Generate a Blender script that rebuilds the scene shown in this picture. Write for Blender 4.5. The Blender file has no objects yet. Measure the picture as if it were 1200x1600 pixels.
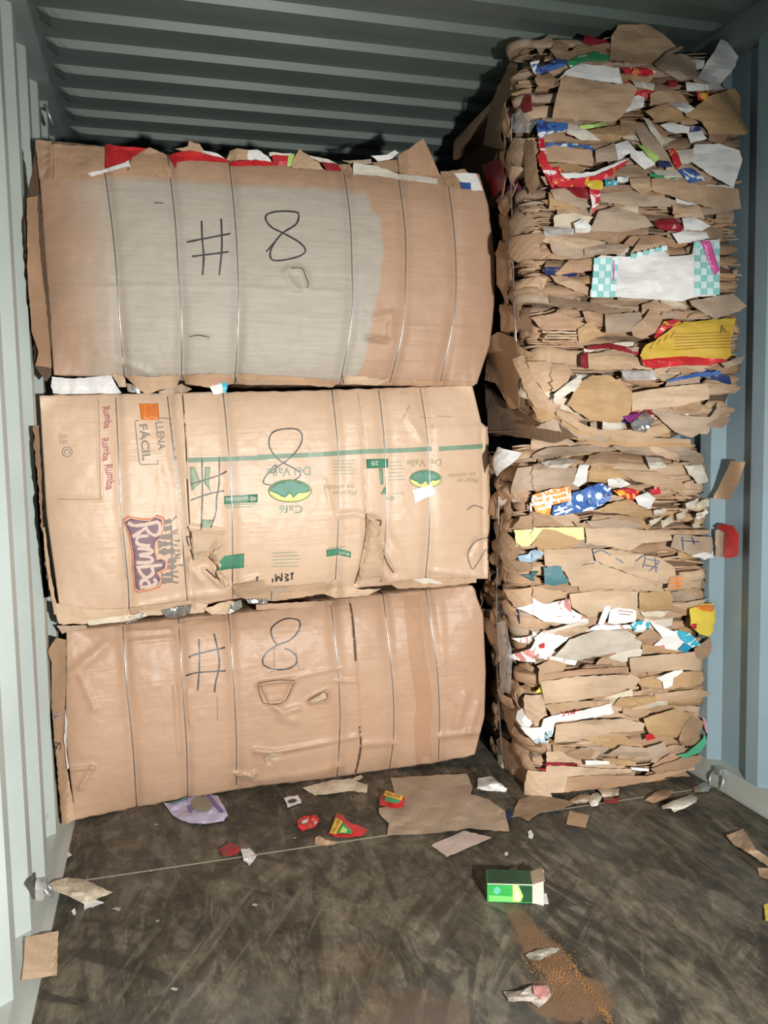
import bpy, bmesh, math, random
from mathutils import Vector, Matrix, noise
from mathutils.geometry import delaunay_2d_cdt
random.seed(7)
SC = bpy.context.scene
COL = SC.collection
sin, cos, pi = math.sin, math.cos, math.pi

# ------------------------------------------------------------------ camera
CX, CH, YAW, PIT, ROL, FPX = 0.3599, 1.3056, 0.267, 0.0843, -0.019, 1291.7
W, H = 2.352, 2.679
Y_OPEN, Y_END = -1.2, 6.0
_f = Vector((sin(YAW)*cos(PIT), cos(YAW)*cos(PIT), -sin(PIT)))
_r = Vector((cos(YAW), -sin(YAW), 0)); _u = _r.cross(_f)
CR = cos(ROL)*_r + sin(ROL)*_u; CU = -sin(ROL)*_r + cos(ROL)*_u; CF = _f
CAM = Vector((CX, 0, CH))
cd = bpy.data.cameras.new('camera'); co = bpy.data.objects.new('camera', cd); COL.objects.link(co)
co.matrix_world = Matrix((( CR.x, CU.x, -CF.x, CAM.x), (CR.y, CU.y, -CF.y, CAM.y), (CR.z, CU.z, -CF.z, CAM.z), (0,0,0,1)))
cd.sensor_fit = 'HORIZONTAL'; cd.sensor_width = 36; cd.lens = FPX/1200*36; cd.clip_start = .02
SC.camera = co

# ------------------------------------------------------------------ light
SC.view_settings.view_transform = 'Standard'; SC.view_settings.look = 'None'
SC.view_settings.gamma = 1; SC.view_settings.exposure = 0.0; SC.view_settings.use_curve_mapping = False
wd = bpy.data.worlds.new('world'); SC.world = wd; wd.use_nodes = True
wb = wd.node_tree.nodes['Background']; wb.inputs[0].default_value = (.62, .84, 1, 1); wb.inputs[1].default_value = .16

def area(name, loc, target, size, energy, color, size_y=None):
    l = bpy.data.lights.new(name, 'AREA'); l.energy = energy; l.color = color
    l.size = size
    if size_y: l.shape = 'RECTANGLE'; l.size_y = size_y
    o = bpy.data.objects.new(name, l); COL.objects.link(o); o.location = loc
    o.rotation_euler = (Vector(target) - Vector(loc)).to_track_quat('-Z', 'Y').to_euler()
    return o
# the work lamp held low by the container door, and daylight through the open door
sl = bpy.data.lights.new('hand_lamp', 'SPOT'); sl.energy = 600; sl.color = (1, .955, .90); sl.shadow_soft_size = .045
sl.spot_size = math.radians(101); sl.spot_blend = 1.0
so = bpy.data.objects.new('hand_lamp', sl); COL.objects.link(so); so.location = (1.08, -.40, 1.10)
so.rotation_euler = (Vector((.72, 3, .50)) - Vector(so.location)).to_track_quat('-Z', 'Y').to_euler()
area('door_daylight', (1.2, -1.15, 1.3), (1.2, 3, 1.0), 2.2, 5, (.70, .90, 1), 2.2)

# ------------------------------------------------------------------ pixels to rays
def ray(px, py): return CF + CR*((px-600)/FPX) - CU*((py-800)/FPX)
def at_Y(px, py, Y):
    d = ray(px, py); p = CAM + d*(Y/d.y); p.x = min(max(p.x, .004), W-.004); return p
def at_Z(px, py, Z): d = ray(px, py); return CAM + d*((Z-CH)/d.z)
def at_X(px, py, X): d = ray(px, py); return CAM + d*((X-CX)/d.x)

def lerp(pts):
    """piecewise linear function through sorted (a, b) points"""
    def f(a):
        if a <= pts[0][0]: return pts[0][1]
        for (a0, b0), (a1, b1) in zip(pts, pts[1:]):
            if a <= a1: return b0 + (b1-b0)*(a-a0)/(a1-a0)
        return pts[-1][1]
    return f
def N(x, y, z=0.): return noise.noise((x, y, z))
def FB(x, y, z=0.):
    return noise.noise((x, y, z)) + .5*noise.noise((2.1*x, 2.1*y, z+5)) + .25*noise.noise((4.3*x, 4.3*y, z+9))
def smooth(a, b, x):
    t = max(0, min(1, (x-a)/(b-a))); return t*t*(3-2*t)

# ------------------------------------------------------------------ materials
def nt(name):
    m = bpy.data.materials.new(name); m.use_nodes = True
    t = m.node_tree; return m, t, t.nodes['Principled BSDF']
def node(t, k, **kw):
    n = t.nodes.new(k)
    for a, b in kw.items(): setattr(n, a, b)
    return n
def kraft(name, c, c2=None, rough=.62, streak=(3, 3, 60), bump=.15, var=.5, spec=.35, attr=None, acol=None):
    """paper or board: base colour with cloudy wear, faint flute streaks and fine creases"""
    m, t, p = nt(name); L = t.links
    if c2 is None: c2 = tuple(v*.78 for v in c)
    tc = node(t, 'ShaderNodeTexCoord')
    n1 = node(t, 'ShaderNodeTexNoise'); n1.inputs['Scale'].default_value = 5; n1.inputs['Detail'].default_value = 6
    L.new(tc.outputs['Object'], n1.inputs['Vector'])
    mp = node(t, 'ShaderNodeMapping'); mp.inputs['Scale'].default_value = streak; L.new(tc.outputs['Object'], mp.inputs[0])
    n2 = node(t, 'ShaderNodeTexNoise'); n2.inputs['Scale'].default_value = 3; n2.inputs['Detail'].default_value = 3
    L.new(mp.outputs[0], n2.inputs['Vector'])
    ad = node(t, 'ShaderNodeMath', operation='MULTIPLY_ADD'); ad.inputs[1].default_value = .35; L.new(n2.outputs[0], ad.inputs[0]); L.new(n1.outputs[0], ad.inputs[2])
    rp = node(t, 'ShaderNodeValToRGB'); rp.color_ramp.elements[0].position = .67-.35*var; rp.color_ramp.elements[1].position = .67+.3*var
    rp.color_ramp.elements[0].color = (*c2, 1); rp.color_ramp.elements[1].color = (*c, 1)
    L.new(ad.outputs[0], rp.inputs[0])
    out = rp.outputs[0]
    if attr:
        at = node(t, 'ShaderNodeAttribute', attribute_name=attr)
        mx = node(t, 'ShaderNodeMix', data_type='RGBA'); L.new(at.outputs['Fac'], mx.inputs[0]); L.new(out, mx.inputs[6])
        n3 = node(t, 'ShaderNodeTexNoise'); n3.inputs['Scale'].default_value = 4; n3.inputs['Detail'].default_value = 8; L.new(mp.outputs[0], n3.inputs['Vector'])
        r3 = node(t, 'ShaderNodeValToRGB'); r3.color_ramp.elements[0].position = .3; r3.color_ramp.elements[1].position = .7
        r3.color_ramp.elements[0].color = (*[v*.86 for v in acol], 1); r3.color_ramp.elements[1].color = (*acol, 1)
        L.new(n3.outputs[0], r3.inputs[0]); L.new(r3.outputs[0], mx.inputs[7]); out = mx.outputs[2]
    L.new(out, p.inputs['Base Color'])
    p.inputs['Roughness'].default_value = rough; p.inputs['Specular IOR Level'].default_value = spec
    n4 = node(t, 'ShaderNodeTexNoise'); n4.inputs['Scale'].default_value = 38; n4.inputs['Detail'].default_value = 5; L.new(tc.outputs['Object'], n4.inputs['Vector'])
    a2 = node(t, 'ShaderNodeMath', operation='ADD'); L.new(n4.outputs[0], a2.inputs[0]); L.new(n2.outputs[0], a2.inputs[1])
    bp = node(t, 'ShaderNodeBump'); bp.inputs['Strength'].default_value = bump; bp.inputs['Distance'].default_value = .01
    L.new(a2.outputs[0], bp.inputs['Height']); L.new(bp.outputs[0], p.inputs['Normal'])
    return m
def plain(name, c, rough=.5, metal=0, spec=.5, bump=0, mottled=0):
    m, t, p = nt(name); L = t.links
    p.inputs['Base Color'].default_value = (*c, 1); p.inputs['Roughness'].default_value = rough
    p.inputs['Metallic'].default_value = metal; p.inputs['Specular IOR Level'].default_value = spec
    tc = node(t, 'ShaderNodeTexCoord')
    if bump:
        n = node(t, 'ShaderNodeTexNoise'); n.inputs['Scale'].default_value = 45; n.inputs['Detail'].default_value = 4; L.new(tc.outputs['Object'], n.inputs['Vector'])
        b = node(t, 'ShaderNodeBump'); b.inputs['Strength'].default_value = bump; b.inputs['Distance'].default_value = .01
        L.new(n.outputs[0], b.inputs['Height']); L.new(b.outputs[0], p.inputs['Normal'])
    if mottled:
        n = node(t, 'ShaderNodeTexNoise'); n.inputs['Scale'].default_value = 14; n.inputs['Detail'].default_value = 6; L.new(tc.outputs['Object'], n.inputs['Vector'])
        r = node(t, 'ShaderNodeValToRGB'); r.color_ramp.elements[0].position = .35; r.color_ramp.elements[1].position = .65
        r.color_ramp.elements[0].color = (*[v*(1-mottled) for v in c], 1); r.color_ramp.elements[1].color = (*c, 1)
        L.new(n.outputs[0], r.inputs[0]); L.new(r.outputs[0], p.inputs['Base Color'])
    return m
def film(name, c=(1, 1, 1), alpha=.25, rough=.12, bump=.3):
    """thin clear plastic: mostly see-through with a gloss"""
    m, t, p = nt(name); L = t.links
    p.inputs['Base Color'].default_value = (*c, 1); p.inputs['Alpha'].default_value = alpha
    p.inputs['Roughness'].default_value = rough; p.inputs['Specular IOR Level'].default_value = .9
    tc = node(t, 'ShaderNodeTexCoord'); n = node(t, 'ShaderNodeTexNoise'); n.inputs['Scale'].default_value = 22
    L.new(tc.outputs['Object'], n.inputs['Vector'])
    b = node(t, 'ShaderNodeBump'); b.inputs['Strength'].default_value = bump; b.inputs['Distance'].default_value = .01
    L.new(n.outputs[0], b.inputs['Height']); L.new(b.outputs[0], p.inputs['Normal'])
    return m

K = [kraft('kraft_board_%s' % n, c) for n, c in (
    ('tan', (.50, .34, .215)), ('warm', (.46, .29, .18)), ('pale', (.60, .44, .30)), ('brown', (.38, .245, .15)),
    ('grey', (.44, .335, .245)), ('ochre', (.48, .31, .16)), ('dull', (.33, .225, .15)), ('light', (.55, .40, .27)))]
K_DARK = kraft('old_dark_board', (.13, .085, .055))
WHITE = kraft('white_paper', (.80, .80, .78), (.66, .66, .66), rough=.5)
OFFW = kraft('off_white_paper', (.70, .66, .58), (.55, .5, .42))
CREAM = kraft('cream_paper', (.66, .58, .45), (.5, .43, .32))
RED = plain('red_print', (.62, .03, .035), .38, mottled=.3)
DRED = plain('dark_red_print', (.30, .02, .03), .4, mottled=.3)
BLUE = plain('blue_print', (.05, .13, .42), .4, mottled=.3)
NAVY = plain('navy_print', (.02, .035, .13), .4)
CYAN = plain('cyan_print', (.05, .42, .60), .35, mottled=.2)
TEAL = plain('teal_print', (.10, .45, .42), .45, mottled=.15)
SLATE = plain('slate_teal_print', (.09, .22, .25), .5, mottled=.2)
GREEN = plain('green_print', (.03, .34, .12), .4, mottled=.25)
LIME = plain('lime_print', (.42, .62, .16), .45)
YELL = plain('yellow_print', (.80, .62, .08), .45, mottled=.12)
MUST = kraft('mustard_board', (.62, .42, .06), (.5, .32, .04))
PALEY = plain('pale_yellow_paper', (.90, .84, .34), .5)
ORNG = plain('orange_print', (.85, .25, .04), .45, mottled=.2)
PINK = plain('pink_print', (.66, .10, .33), .45)
PURP = plain('purple_print', (.22, .03, .17), .45)
LAV = plain('lavender_film', (.47, .45, .64), .3, bump=.3)
FOIL = plain('silver_foil', (.75, .75, .76), .22, metal=.9, bump=.6)
BLACK = plain('black_ink', (.022, .02, .024), .5)
INK = plain('marker_ink', (.035, .03, .034), .45)
WIRE = plain('steel_wire', (.42, .44, .46), .32, metal=.85)
STEEL = plain('galvanised_steel', (.5, .53, .53), .4, metal=.7, mottled=.3)
G_INK = plain('green_ink_on_board', (.20, .31, .22), .6, mottled=.15)
G_DK = plain('deep_green_ink', (.06, .24, .14), .6, mottled=.15)
OL_Y = plain('yellow_ink_on_board', (.74, .66, .25), .6)
OL_G = plain('mountain_green_ink', (.14, .32, .24), .6, mottled=.25)
GREYI = plain('grey_ink_on_board', (.23, .19, .16), .6)
RUM_P = plain('plum_ink', (.20, .12, .15), .6); RUM_O = plain('coral_ink', (.70, .23, .15), .6); RUM_L = plain('pale_letter_ink', (.60, .46, .38), .6)
TAPE = film('clear_tape', (.9, .88, .84), .16, .17, .10)
CLEAR = film('clear_plastic', (.75, .78, .8), .32, .1, .8)

def printed(name, c, c2, scale=16, thr=.60, c3=None, rough=.35):
    """glossy print: ground colour with irregular patches of a second ink"""
    m, t, p = nt(name); L = t.links
    tc = node(t, 'ShaderNodeTexCoord'); n = node(t, 'ShaderNodeTexNoise'); n.inputs['Scale'].default_value = scale; n.inputs['Detail'].default_value = 3; n.inputs['Distortion'].default_value = 1.2
    L.new(tc.outputs['Object'], n.inputs['Vector'])
    r = node(t, 'ShaderNodeValToRGB'); e = r.color_ramp.elements; e[0].position = thr; e[1].position = thr+.015
    e[0].color = (*c, 1); e[1].color = (*c2, 1)
    if c3: q = e.new(.40); q.color = (*c, 1); q = e.new(.385); q.color = (*c3, 1)
    L.new(n.outputs[0], r.inputs[0]); L.new(r.outputs[0], p.inputs['Base Color']); p.inputs['Roughness'].default_value = rough
    b = node(t, 'ShaderNodeBump'); b.inputs['Strength'].default_value = .4; b.inputs['Distance'].default_value = .01; L.new(n.outputs[0], b.inputs['Height']); L.new(b.outputs[0], p.inputs['Normal'])
    return m
WR = printed('red_wrapper_print', (.58, .03, .05), (.85, .80, .78), 17, .62, (.75, .45, .05))
WB = printed('blue_wrapper_print', (.05, .14, .42), (.75, .78, .8), 19, .60, (.03, .05, .18))
WC = printed('cyan_wrapper_print', (.05, .42, .60), (.82, .85, .86), 22, .56)
WG = printed('green_wrapper_print', (.04, .36, .14), (.6, .8, .6), 15, .62)
WW = printed('white_carton_print', (.80, .80, .78), (.25, .30, .45), 18, .70, (.60, .25, .22))
WO = printed('orange_carton_print', (.85, .30, .08), (.86, .80, .72), 26, .53, (.85, .5, .12))

# ------------------------------------------------------------------ object helpers
ORG = {}
def root_of(o):
    while o.parent: o = o.parent
    return o
def props(o, label=None, cat=None, group=None, kind=None):
    for k, v in (('label', label), ('category', cat), ('group', group), ('kind', kind)):
        if v: o[k] = v
    return o
def thing(name, label, cat, loc, group=None):
    o = bpy.data.objects.new(name, None); COL.objects.link(o); o.location = loc; o.empty_display_size = .1
    ORG[o.name] = Vector(loc); return props(o, label, cat, group)
def mesh(name, V, F, mat, parent=None, smooth_on=True, mats=None, fmat=None, attr=None, angle=None):
    """one mesh object from world-space verts; top-level ones get their origin at the base"""
    if parent: org = ORG[root_of(parent).name]
    else:
        xs = [v[0] for v in V]; ys = [v[1] for v in V]; org = Vector(((min(xs)+max(xs))/2, (min(ys)+max(ys))/2, min(v[2] for v in V)))
    me = bpy.data.meshes.new(name); me.from_pydata([(v[0]-org.x, v[1]-org.y, v[2]-org.z) for v in V], [], F)
    for m in (mats or [mat]): me.materials.append(m)
    if fmat: me.polygons.foreach_set('material_index', fmat)
    if smooth_on: me.polygons.foreach_set('use_smooth', [True]*len(me.polygons))
    if attr:
        a = me.attributes.new(attr[0], 'FLOAT', 'POINT'); a.data.foreach_set('value', attr[1])
    me.update()
    o = bpy.data.objects.new(name, me); COL.objects.link(o)
    if parent: o.parent = parent
    else: o.location = org; ORG[o.name] = org
    return o
def box_vf(x0, x1, y0, y1, z0, z1):
    V = [(x, y, z) for x in (x0, x1) for y in (y0, y1) for z in (z0, z1)]
    return V, [(0,1,3,2), (4,6,7,5), (0,4,5,1), (2,3,7,6), (0,2,6,4), (1,5,7,3)]
def tube_vf(P, r, n=6):
    V = []; F = []
    for i, p in enumerate(P):
        d = (P[min(i+1, len(P)-1)] - P[max(i-1, 0)]).normalized()
        a = d.orthogonal().normalized() if i == 0 else (a_ - d*a_.dot(d)).normalized()
        a_ = a; b = d.cross(a)
        for k in range(n): V.append(p + a*(r*cos(2*pi*k/n)) + b*(r*sin(2*pi*k/n)))
    for i in range(len(P)-1):
        for k in range(n): F.append((i*n+k, i*n+(k+1) % n, (i+1)*n+(k+1) % n, (i+1)*n+k))
    F.append(tuple(range(n-1, -1, -1))); F.append(tuple((len(P)-1)*n+k for k in range(n)))
    return V, F
def resample(pts, step, closed=False):
    out = []; q = list(pts) + ([pts[0]] if closed else [])
    for a, b in zip(q, q[1:]):
        d = math.hypot(b[0]-a[0], b[1]-a[1]); n = max(1, int(d/step+.5))
        for i in range(n): out.append((a[0]+(b[0]-a[0])*i/n, a[1]+(b[1]-a[1])*i/n))
    if not closed: out.append(q[-1])
    return out
def catmull(pts, n=8):
    P = [pts[0]] + list(pts) + [pts[-1]]; out = []
    for i in range(1, len(P)-2):
        a, b, c, d = P[i-1:i+3]
        for k in range(n):
            t = k/n
            out.append(tuple(.5*(2*b[j] + (c[j]-a[j])*t + (2*a[j]-5*b[j]+4*c[j]-d[j])*t*t + (3*b[j]-a[j]-3*c[j]+d[j])*t**3) for j in (0, 1)))
    out.append(tuple(pts[-1])); return out
def inside(pt, poly):
    x, y = pt; r = False; j = len(poly)-1
    for i in range(len(poly)):
        xi, yi = poly[i]; xj, yj = poly[j]
        if (yi > y) != (yj > y) and x < (xj-xi)*(y-yi)/(yj-yi)+xi: r = not r
        j = i
    return r
def tess(poly, step):
    B = resample(poly, step, True); xs = [p[0] for p in B]; ys = [p[1] for p in B]
    pts = list(B); y = min(ys)+step*.5; k = 0
    while y < max(ys):
        x = min(xs)+step*(.5 if k % 2 else 1.0)
        while x < max(xs):
            q = (x+random.uniform(-.2, .2)*step, y+random.uniform(-.2, .2)*step)
            if inside(q, B) and min((q[0]-b[0])**2+(q[1]-b[1])**2 for b in B) > (.45*step)**2: pts.append(q)
            x += step
        y += step*.87; k += 1
    n = len(B)
    r = delaunay_2d_cdt([Vector(p) for p in pts], [(i, (i+1) % n) for i in range(n)], [], 1, 1e-4)
    return [(v.x, v.y) for v in r[0]], [tuple(f) for f in r[2]]
def thicken(P0, P1, F):
    """front layer P0, back layer P1 and the rim between them"""
    n = len(P0); edges = {}
    for f in F:
        for a, b in zip(f, f[1:]+f[:1]):
            edges[(a, b)] = 1
    G = [tuple(f) for f in F] + [tuple(i+n for i in reversed(f)) for f in F]
    for (a, b) in edges:
        if (b, a) not in edges: G.append((a, a+n, b+n, b))
    return list(P0)+list(P1), G

def piece(name, M, pts, mat, parent=None, off=.03, bulge=.015, tilt=(0, 0), crumple=.004, freq=9, thick=.003, step=7, jag=.8, label=None, raw=False, seed=None, ang=0):
    """a sheet cut to the outline pts (pixel frame of mapper M), bowed and crumpled, with real thickness"""
    sd = random.uniform(0, 99) if seed is None else seed
    B = resample(pts, step, True)
    B = [(x+N(x*.13, y*.13, sd)*jag*2, y+N(y*.13, x*.13, sd+7)*jag*2) for x, y in B]
    q, F = tess(B, step)
    xs = [p[0] for p in B]; ys = [p[1] for p in B]
    x0, x1, y0, y1 = min(xs), max(xs), min(ys), max(ys); cx, cy = (x0+x1)/2, (y0+y1)/2
    sx = max(x1-x0, 1); sy = max(y1-y0, 1)
    def S(x, y, e=0.):
        u = max(-1, min(1, 2*(x-cx)/sx)); v = max(-1, min(1, 2*(y-cy)/sy))
        o = off + bulge*(1-v*v)*(1-.5*u*u) + tilt[0]*u + tilt[1]*v + crumple*FB(x*freq/490+sd, y*freq*1.6/490, sd) + crumple*2.2*(abs(N(x*freq*.45/490+sd, y*freq*.7/490, sd+3))-.2) + crumple*.8*(abs(N(x*freq*1.6/490, y*freq*2.2/490, sd+13))-.2)
        return M(x, y, o+e)
    P0 = [S(x, y) for x, y in q]; P1 = [S(x, y, -thick) for x, y in q]
    V, G = thicken(P0, P1, F)
    if raw: return V, G
    o = mesh(name, V, G, mat, parent, smooth_on=False)
    if label: o['label'] = label
    o_S[o.name] = S
    return o
o_S = {}

def decal(name, S, pts, mat, parent, off=.0012, step=7, label=None):
    q, F = tess(resample(pts, step, True), step)
    P0 = [S(x, y, off) for x, y in q]; P1 = [S(x, y, off-.0008) for x, y in q]
    V, G = thicken(P0, P1, F); o = mesh(name, V, G, mat, parent)
    if label: o['label'] = label
    return o
def ribbon_vf(S, pts, w, off=.0015, curve=True, wob=0):
    P = catmull(pts, 8) if curve and len(pts) > 2 else resample(pts, 4)
    V = []; F = []
    for i, p in enumerate(P):
        a = P[max(i-1, 0)]; b = P[min(i+1, len(P)-1)]; dx, dy = b[0]-a[0], b[1]-a[1]; l = math.hypot(dx, dy) or 1
        ww = w*.5*(1+wob*N(p[0]*.15, p[1]*.15, 3)); nx, ny = -dy/l*ww, dx/l*ww
        V += [S(p[0]+nx, p[1]+ny, off), S(p[0]-nx, p[1]-ny, off)]
    for i in range(len(P)-1): F.append((2*i, 2*i+1, 2*i+3, 2*i+2))
    return V, F
def ribbons(name, S, strokes, w, mat, parent, off=.0015, label=None, wob=.3, curve=True):
    if name in ('tear_line', 'pencil_scrawl', 'old_scar', 'fold_line', 'small_print') and len(strokes) > 1:
        for st in strokes: ribbons(name, S, [st], w, mat, parent, off, label, wob, curve)
        return
    V = []; F = []
    for s in strokes:
        v, f = ribbon_vf(S, s, w, off, curve, wob); b = len(V); V += v; F += [tuple(i+b for i in q) for q in f]
    o = mesh(name, V, F, mat, parent)
    if label: o['label'] = label
    return o
def text_vf(txt, size, offset=0., spacing=1.0, shear=0.):
    c = bpy.data.curves.new('t', 'FONT'); c.body = txt; c.size = size; c.offset = offset; c.resolution_u = 3; c.align_x = 'CENTER'; c.align_y = 'CENTER'; c.space_character = spacing; c.shear = shear; c.fill_mode = 'FRONT'
    c.dimensions = '2D'
    o = bpy.data.objects.new('t', c); COL.objects.link(o); bpy.context.view_layer.update()
    me = o.evaluated_get(bpy.context.evaluated_depsgraph_get()).to_mesh()
    V = [(v.co.x, v.co.y) for v in me.vertices]; F = [tuple(p.vertices) for p in me.polygons]
    bpy.data.objects.remove(o); bpy.data.curves.remove(c)
    return V, F
def text(name, S, txt, cx, cy, ang, width, height, mat, parent, off=.0015, offset=0., shear=0., label=None, warp=None, mirror=1):
    """lettering laid on surface S: reading direction turned ang degrees clockwise"""
    V, F = text_vf(txt, 1., offset, 1., shear)
    xs = [v[0] for v in V]; ys = [v[1] for v in V]
    if not xs: return
    x0, x1, y0, y1 = min(xs), max(xs), min(ys), max(ys); a = math.radians(ang)
    P = []
    for x, y in V:
        tx = ((x-x0)/(x1-x0)-.5)*width; ty = ((y-y0)/(y1-y0)-.5)*height
        if warp: tx, ty = warp(tx, ty)
        P.append(S(cx+tx*cos(a)+ty*sin(a), cy+tx*sin(a)-ty*cos(a), off))
    o = mesh(name, P, F, mat, parent)
    if label: o['label'] = label
    return o

def wire(name, S, pts, parent, r=.0019, off=.002, tail=None, label=None):
    P = [S(x, y, off) for x, y in catmull(pts, 6)]
    if tail: P = tail(P)
    V, F = tube_vf(P, r); o = mesh(name, V, F, WIRE, parent)
    if label: o['label'] = label
    return o
def zone(ox, oy, s): return lambda *pts: [(ox+x*s, oy+y*s) for x, y in pts]
Z1, Z2, Z3, Z4 = zone(740, 20, .3833), zone(740, 330, .3833), zone(740, 680, .3833), zone(740, 950, .3833)
ZA, ZB, ZC, ZD = zone(0, 200, 1/3), zone(380, 200, .35), zone(40, 590, .3167), zone(400, 590, .325)
ZE, ZF, ZG, ZH = zone(40, 930, .3167), zone(400, 900, 1/3), zone(0, 1180, .5), zone(560, 1180, .5333)
ZM = zone(440, 1200, .3167)

# ================================================================== the container
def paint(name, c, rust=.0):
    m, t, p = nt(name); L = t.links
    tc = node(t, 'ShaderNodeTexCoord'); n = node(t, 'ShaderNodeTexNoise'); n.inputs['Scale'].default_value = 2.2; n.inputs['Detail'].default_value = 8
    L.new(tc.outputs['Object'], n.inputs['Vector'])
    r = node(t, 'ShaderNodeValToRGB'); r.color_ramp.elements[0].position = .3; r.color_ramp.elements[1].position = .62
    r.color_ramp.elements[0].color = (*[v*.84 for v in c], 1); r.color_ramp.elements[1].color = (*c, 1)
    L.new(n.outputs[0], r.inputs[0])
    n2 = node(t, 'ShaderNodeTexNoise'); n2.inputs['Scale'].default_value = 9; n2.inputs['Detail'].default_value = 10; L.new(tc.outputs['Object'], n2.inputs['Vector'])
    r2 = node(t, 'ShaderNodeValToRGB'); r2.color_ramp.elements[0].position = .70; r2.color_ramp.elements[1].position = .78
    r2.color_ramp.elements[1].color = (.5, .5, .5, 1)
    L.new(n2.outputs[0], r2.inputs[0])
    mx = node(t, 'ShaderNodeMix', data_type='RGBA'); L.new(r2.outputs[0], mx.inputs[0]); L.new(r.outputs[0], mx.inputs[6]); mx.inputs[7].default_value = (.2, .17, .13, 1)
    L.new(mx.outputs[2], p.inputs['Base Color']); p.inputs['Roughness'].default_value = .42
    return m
PAINT = paint('container_wall_paint', (.43, .49, .465))
PAINT_R_SHADED = paint('container_right_wall_shaded_paint', (.27, .38, .44))  # wall paint with the dim, bluish daylight shade put into its colour
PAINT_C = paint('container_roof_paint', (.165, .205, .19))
PAINT_RAIL = paint('container_rail_paint', (.24, .29, .28))

def corrugated(name, axis, prof, a0, a1, pitch, phase, mk, mat):
    """prof: list of (fraction of pitch, depth); mk(s, t, d) -> point; t in t-range handled by mk"""
    S = []; k = math.floor((a0-phase)/pitch)-1
    while phase + k*pitch < a1+pitch:
        for fr, d in prof: S.append((phase+(k+fr)*pitch, d))
        k += 1
    S = [s for s in S if a0 <= s[0] <= a1]
    V = []; F = []
    for s, d in S:
        V += mk(s, d)
    n = len(mk(0, 0))
    for i in range(len(S)-1):
        for j in range(n-1): F.append((i*n+j, i*n+j+1, (i+1)*n+j+1, (i+1)*n+j))
    o = mesh(name, V, F, mat, smooth_on=False); return props(o, kind='structure')
WP = [(0, 0), (.22, 0), (.36, .036), (.86, .036)]      # inner face, step out, outer face, step in
corrugated('wall_left', 'y', WP, Y_OPEN, Y_END, .278, 2.27-.22*.278, lambda s, d: [(-d, s, -.02), (-d, s, 2.64)], PAINT)
corrugated('wall_right', 'y', WP, Y_OPEN, Y_END, .278, 2.375, lambda s, d: [(W+d, s, -.02), (W+d, s, 2.64)], PAINT_R_SHADED)
corrugated('wall_back', 'x', WP, -.04, W+.04, .278, .1, lambda s, d: [(s, Y_END+d, -.02), (s, Y_END+d, 2.7)], PAINT)
def roof(s, d):
    # ribs die out rounded before they meet the side rails
    xs = [-.04, .05, .065, .09, .13] + [W-.13, W-.09, W-.065, W-.05, W+.04]; f = [0, 0, .35, .85, 1, 1, .85, .35, 0, 0]
    return [(x, s, H+.03-d*g) for x, g in zip(xs, f)]
RP = [(0, .024), (.34, .024), (.46, 0), (.93, 0)]       # low flat, step up, high flat, step down (faces the door)
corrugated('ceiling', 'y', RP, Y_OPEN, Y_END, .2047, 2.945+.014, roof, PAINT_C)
for nm, x0, x1 in (('trim_1', -.04, .045), ('trim_2', W-.045, W+.04)):
    V, F = box_vf(x0, x1, Y_OPEN, Y_END, H-.055, H+.035)
    props(mesh(nm, V, F, PAINT_RAIL, smooth_on=False), kind='structure')
# sloping kick strip and steel angle between wall and floor
for nm, sg, xb in (('baseboard_left', 1, 0), ('baseboard_right', -1, W)):
    V = []; prof = [(-.04, .075), (0, .07), (.014, .012), (.034, .007), (.034, -.03), (-.04, -.03)]
    for y in (Y_OPEN, Y_END): V += [(xb+sg*a, y, b) for a, b in prof]
    n = len(prof); F = [(i, (i+1) % n, n+(i+1) % n, n+i) for i in range(n)] + [tuple(range(n)), tuple(range(2*n-1, n-1, -1))]
    props(mesh(nm, V, F, paint('sill_paint_'+nm, (.42, .45, .42)), smooth_on=False), kind='structure')

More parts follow.
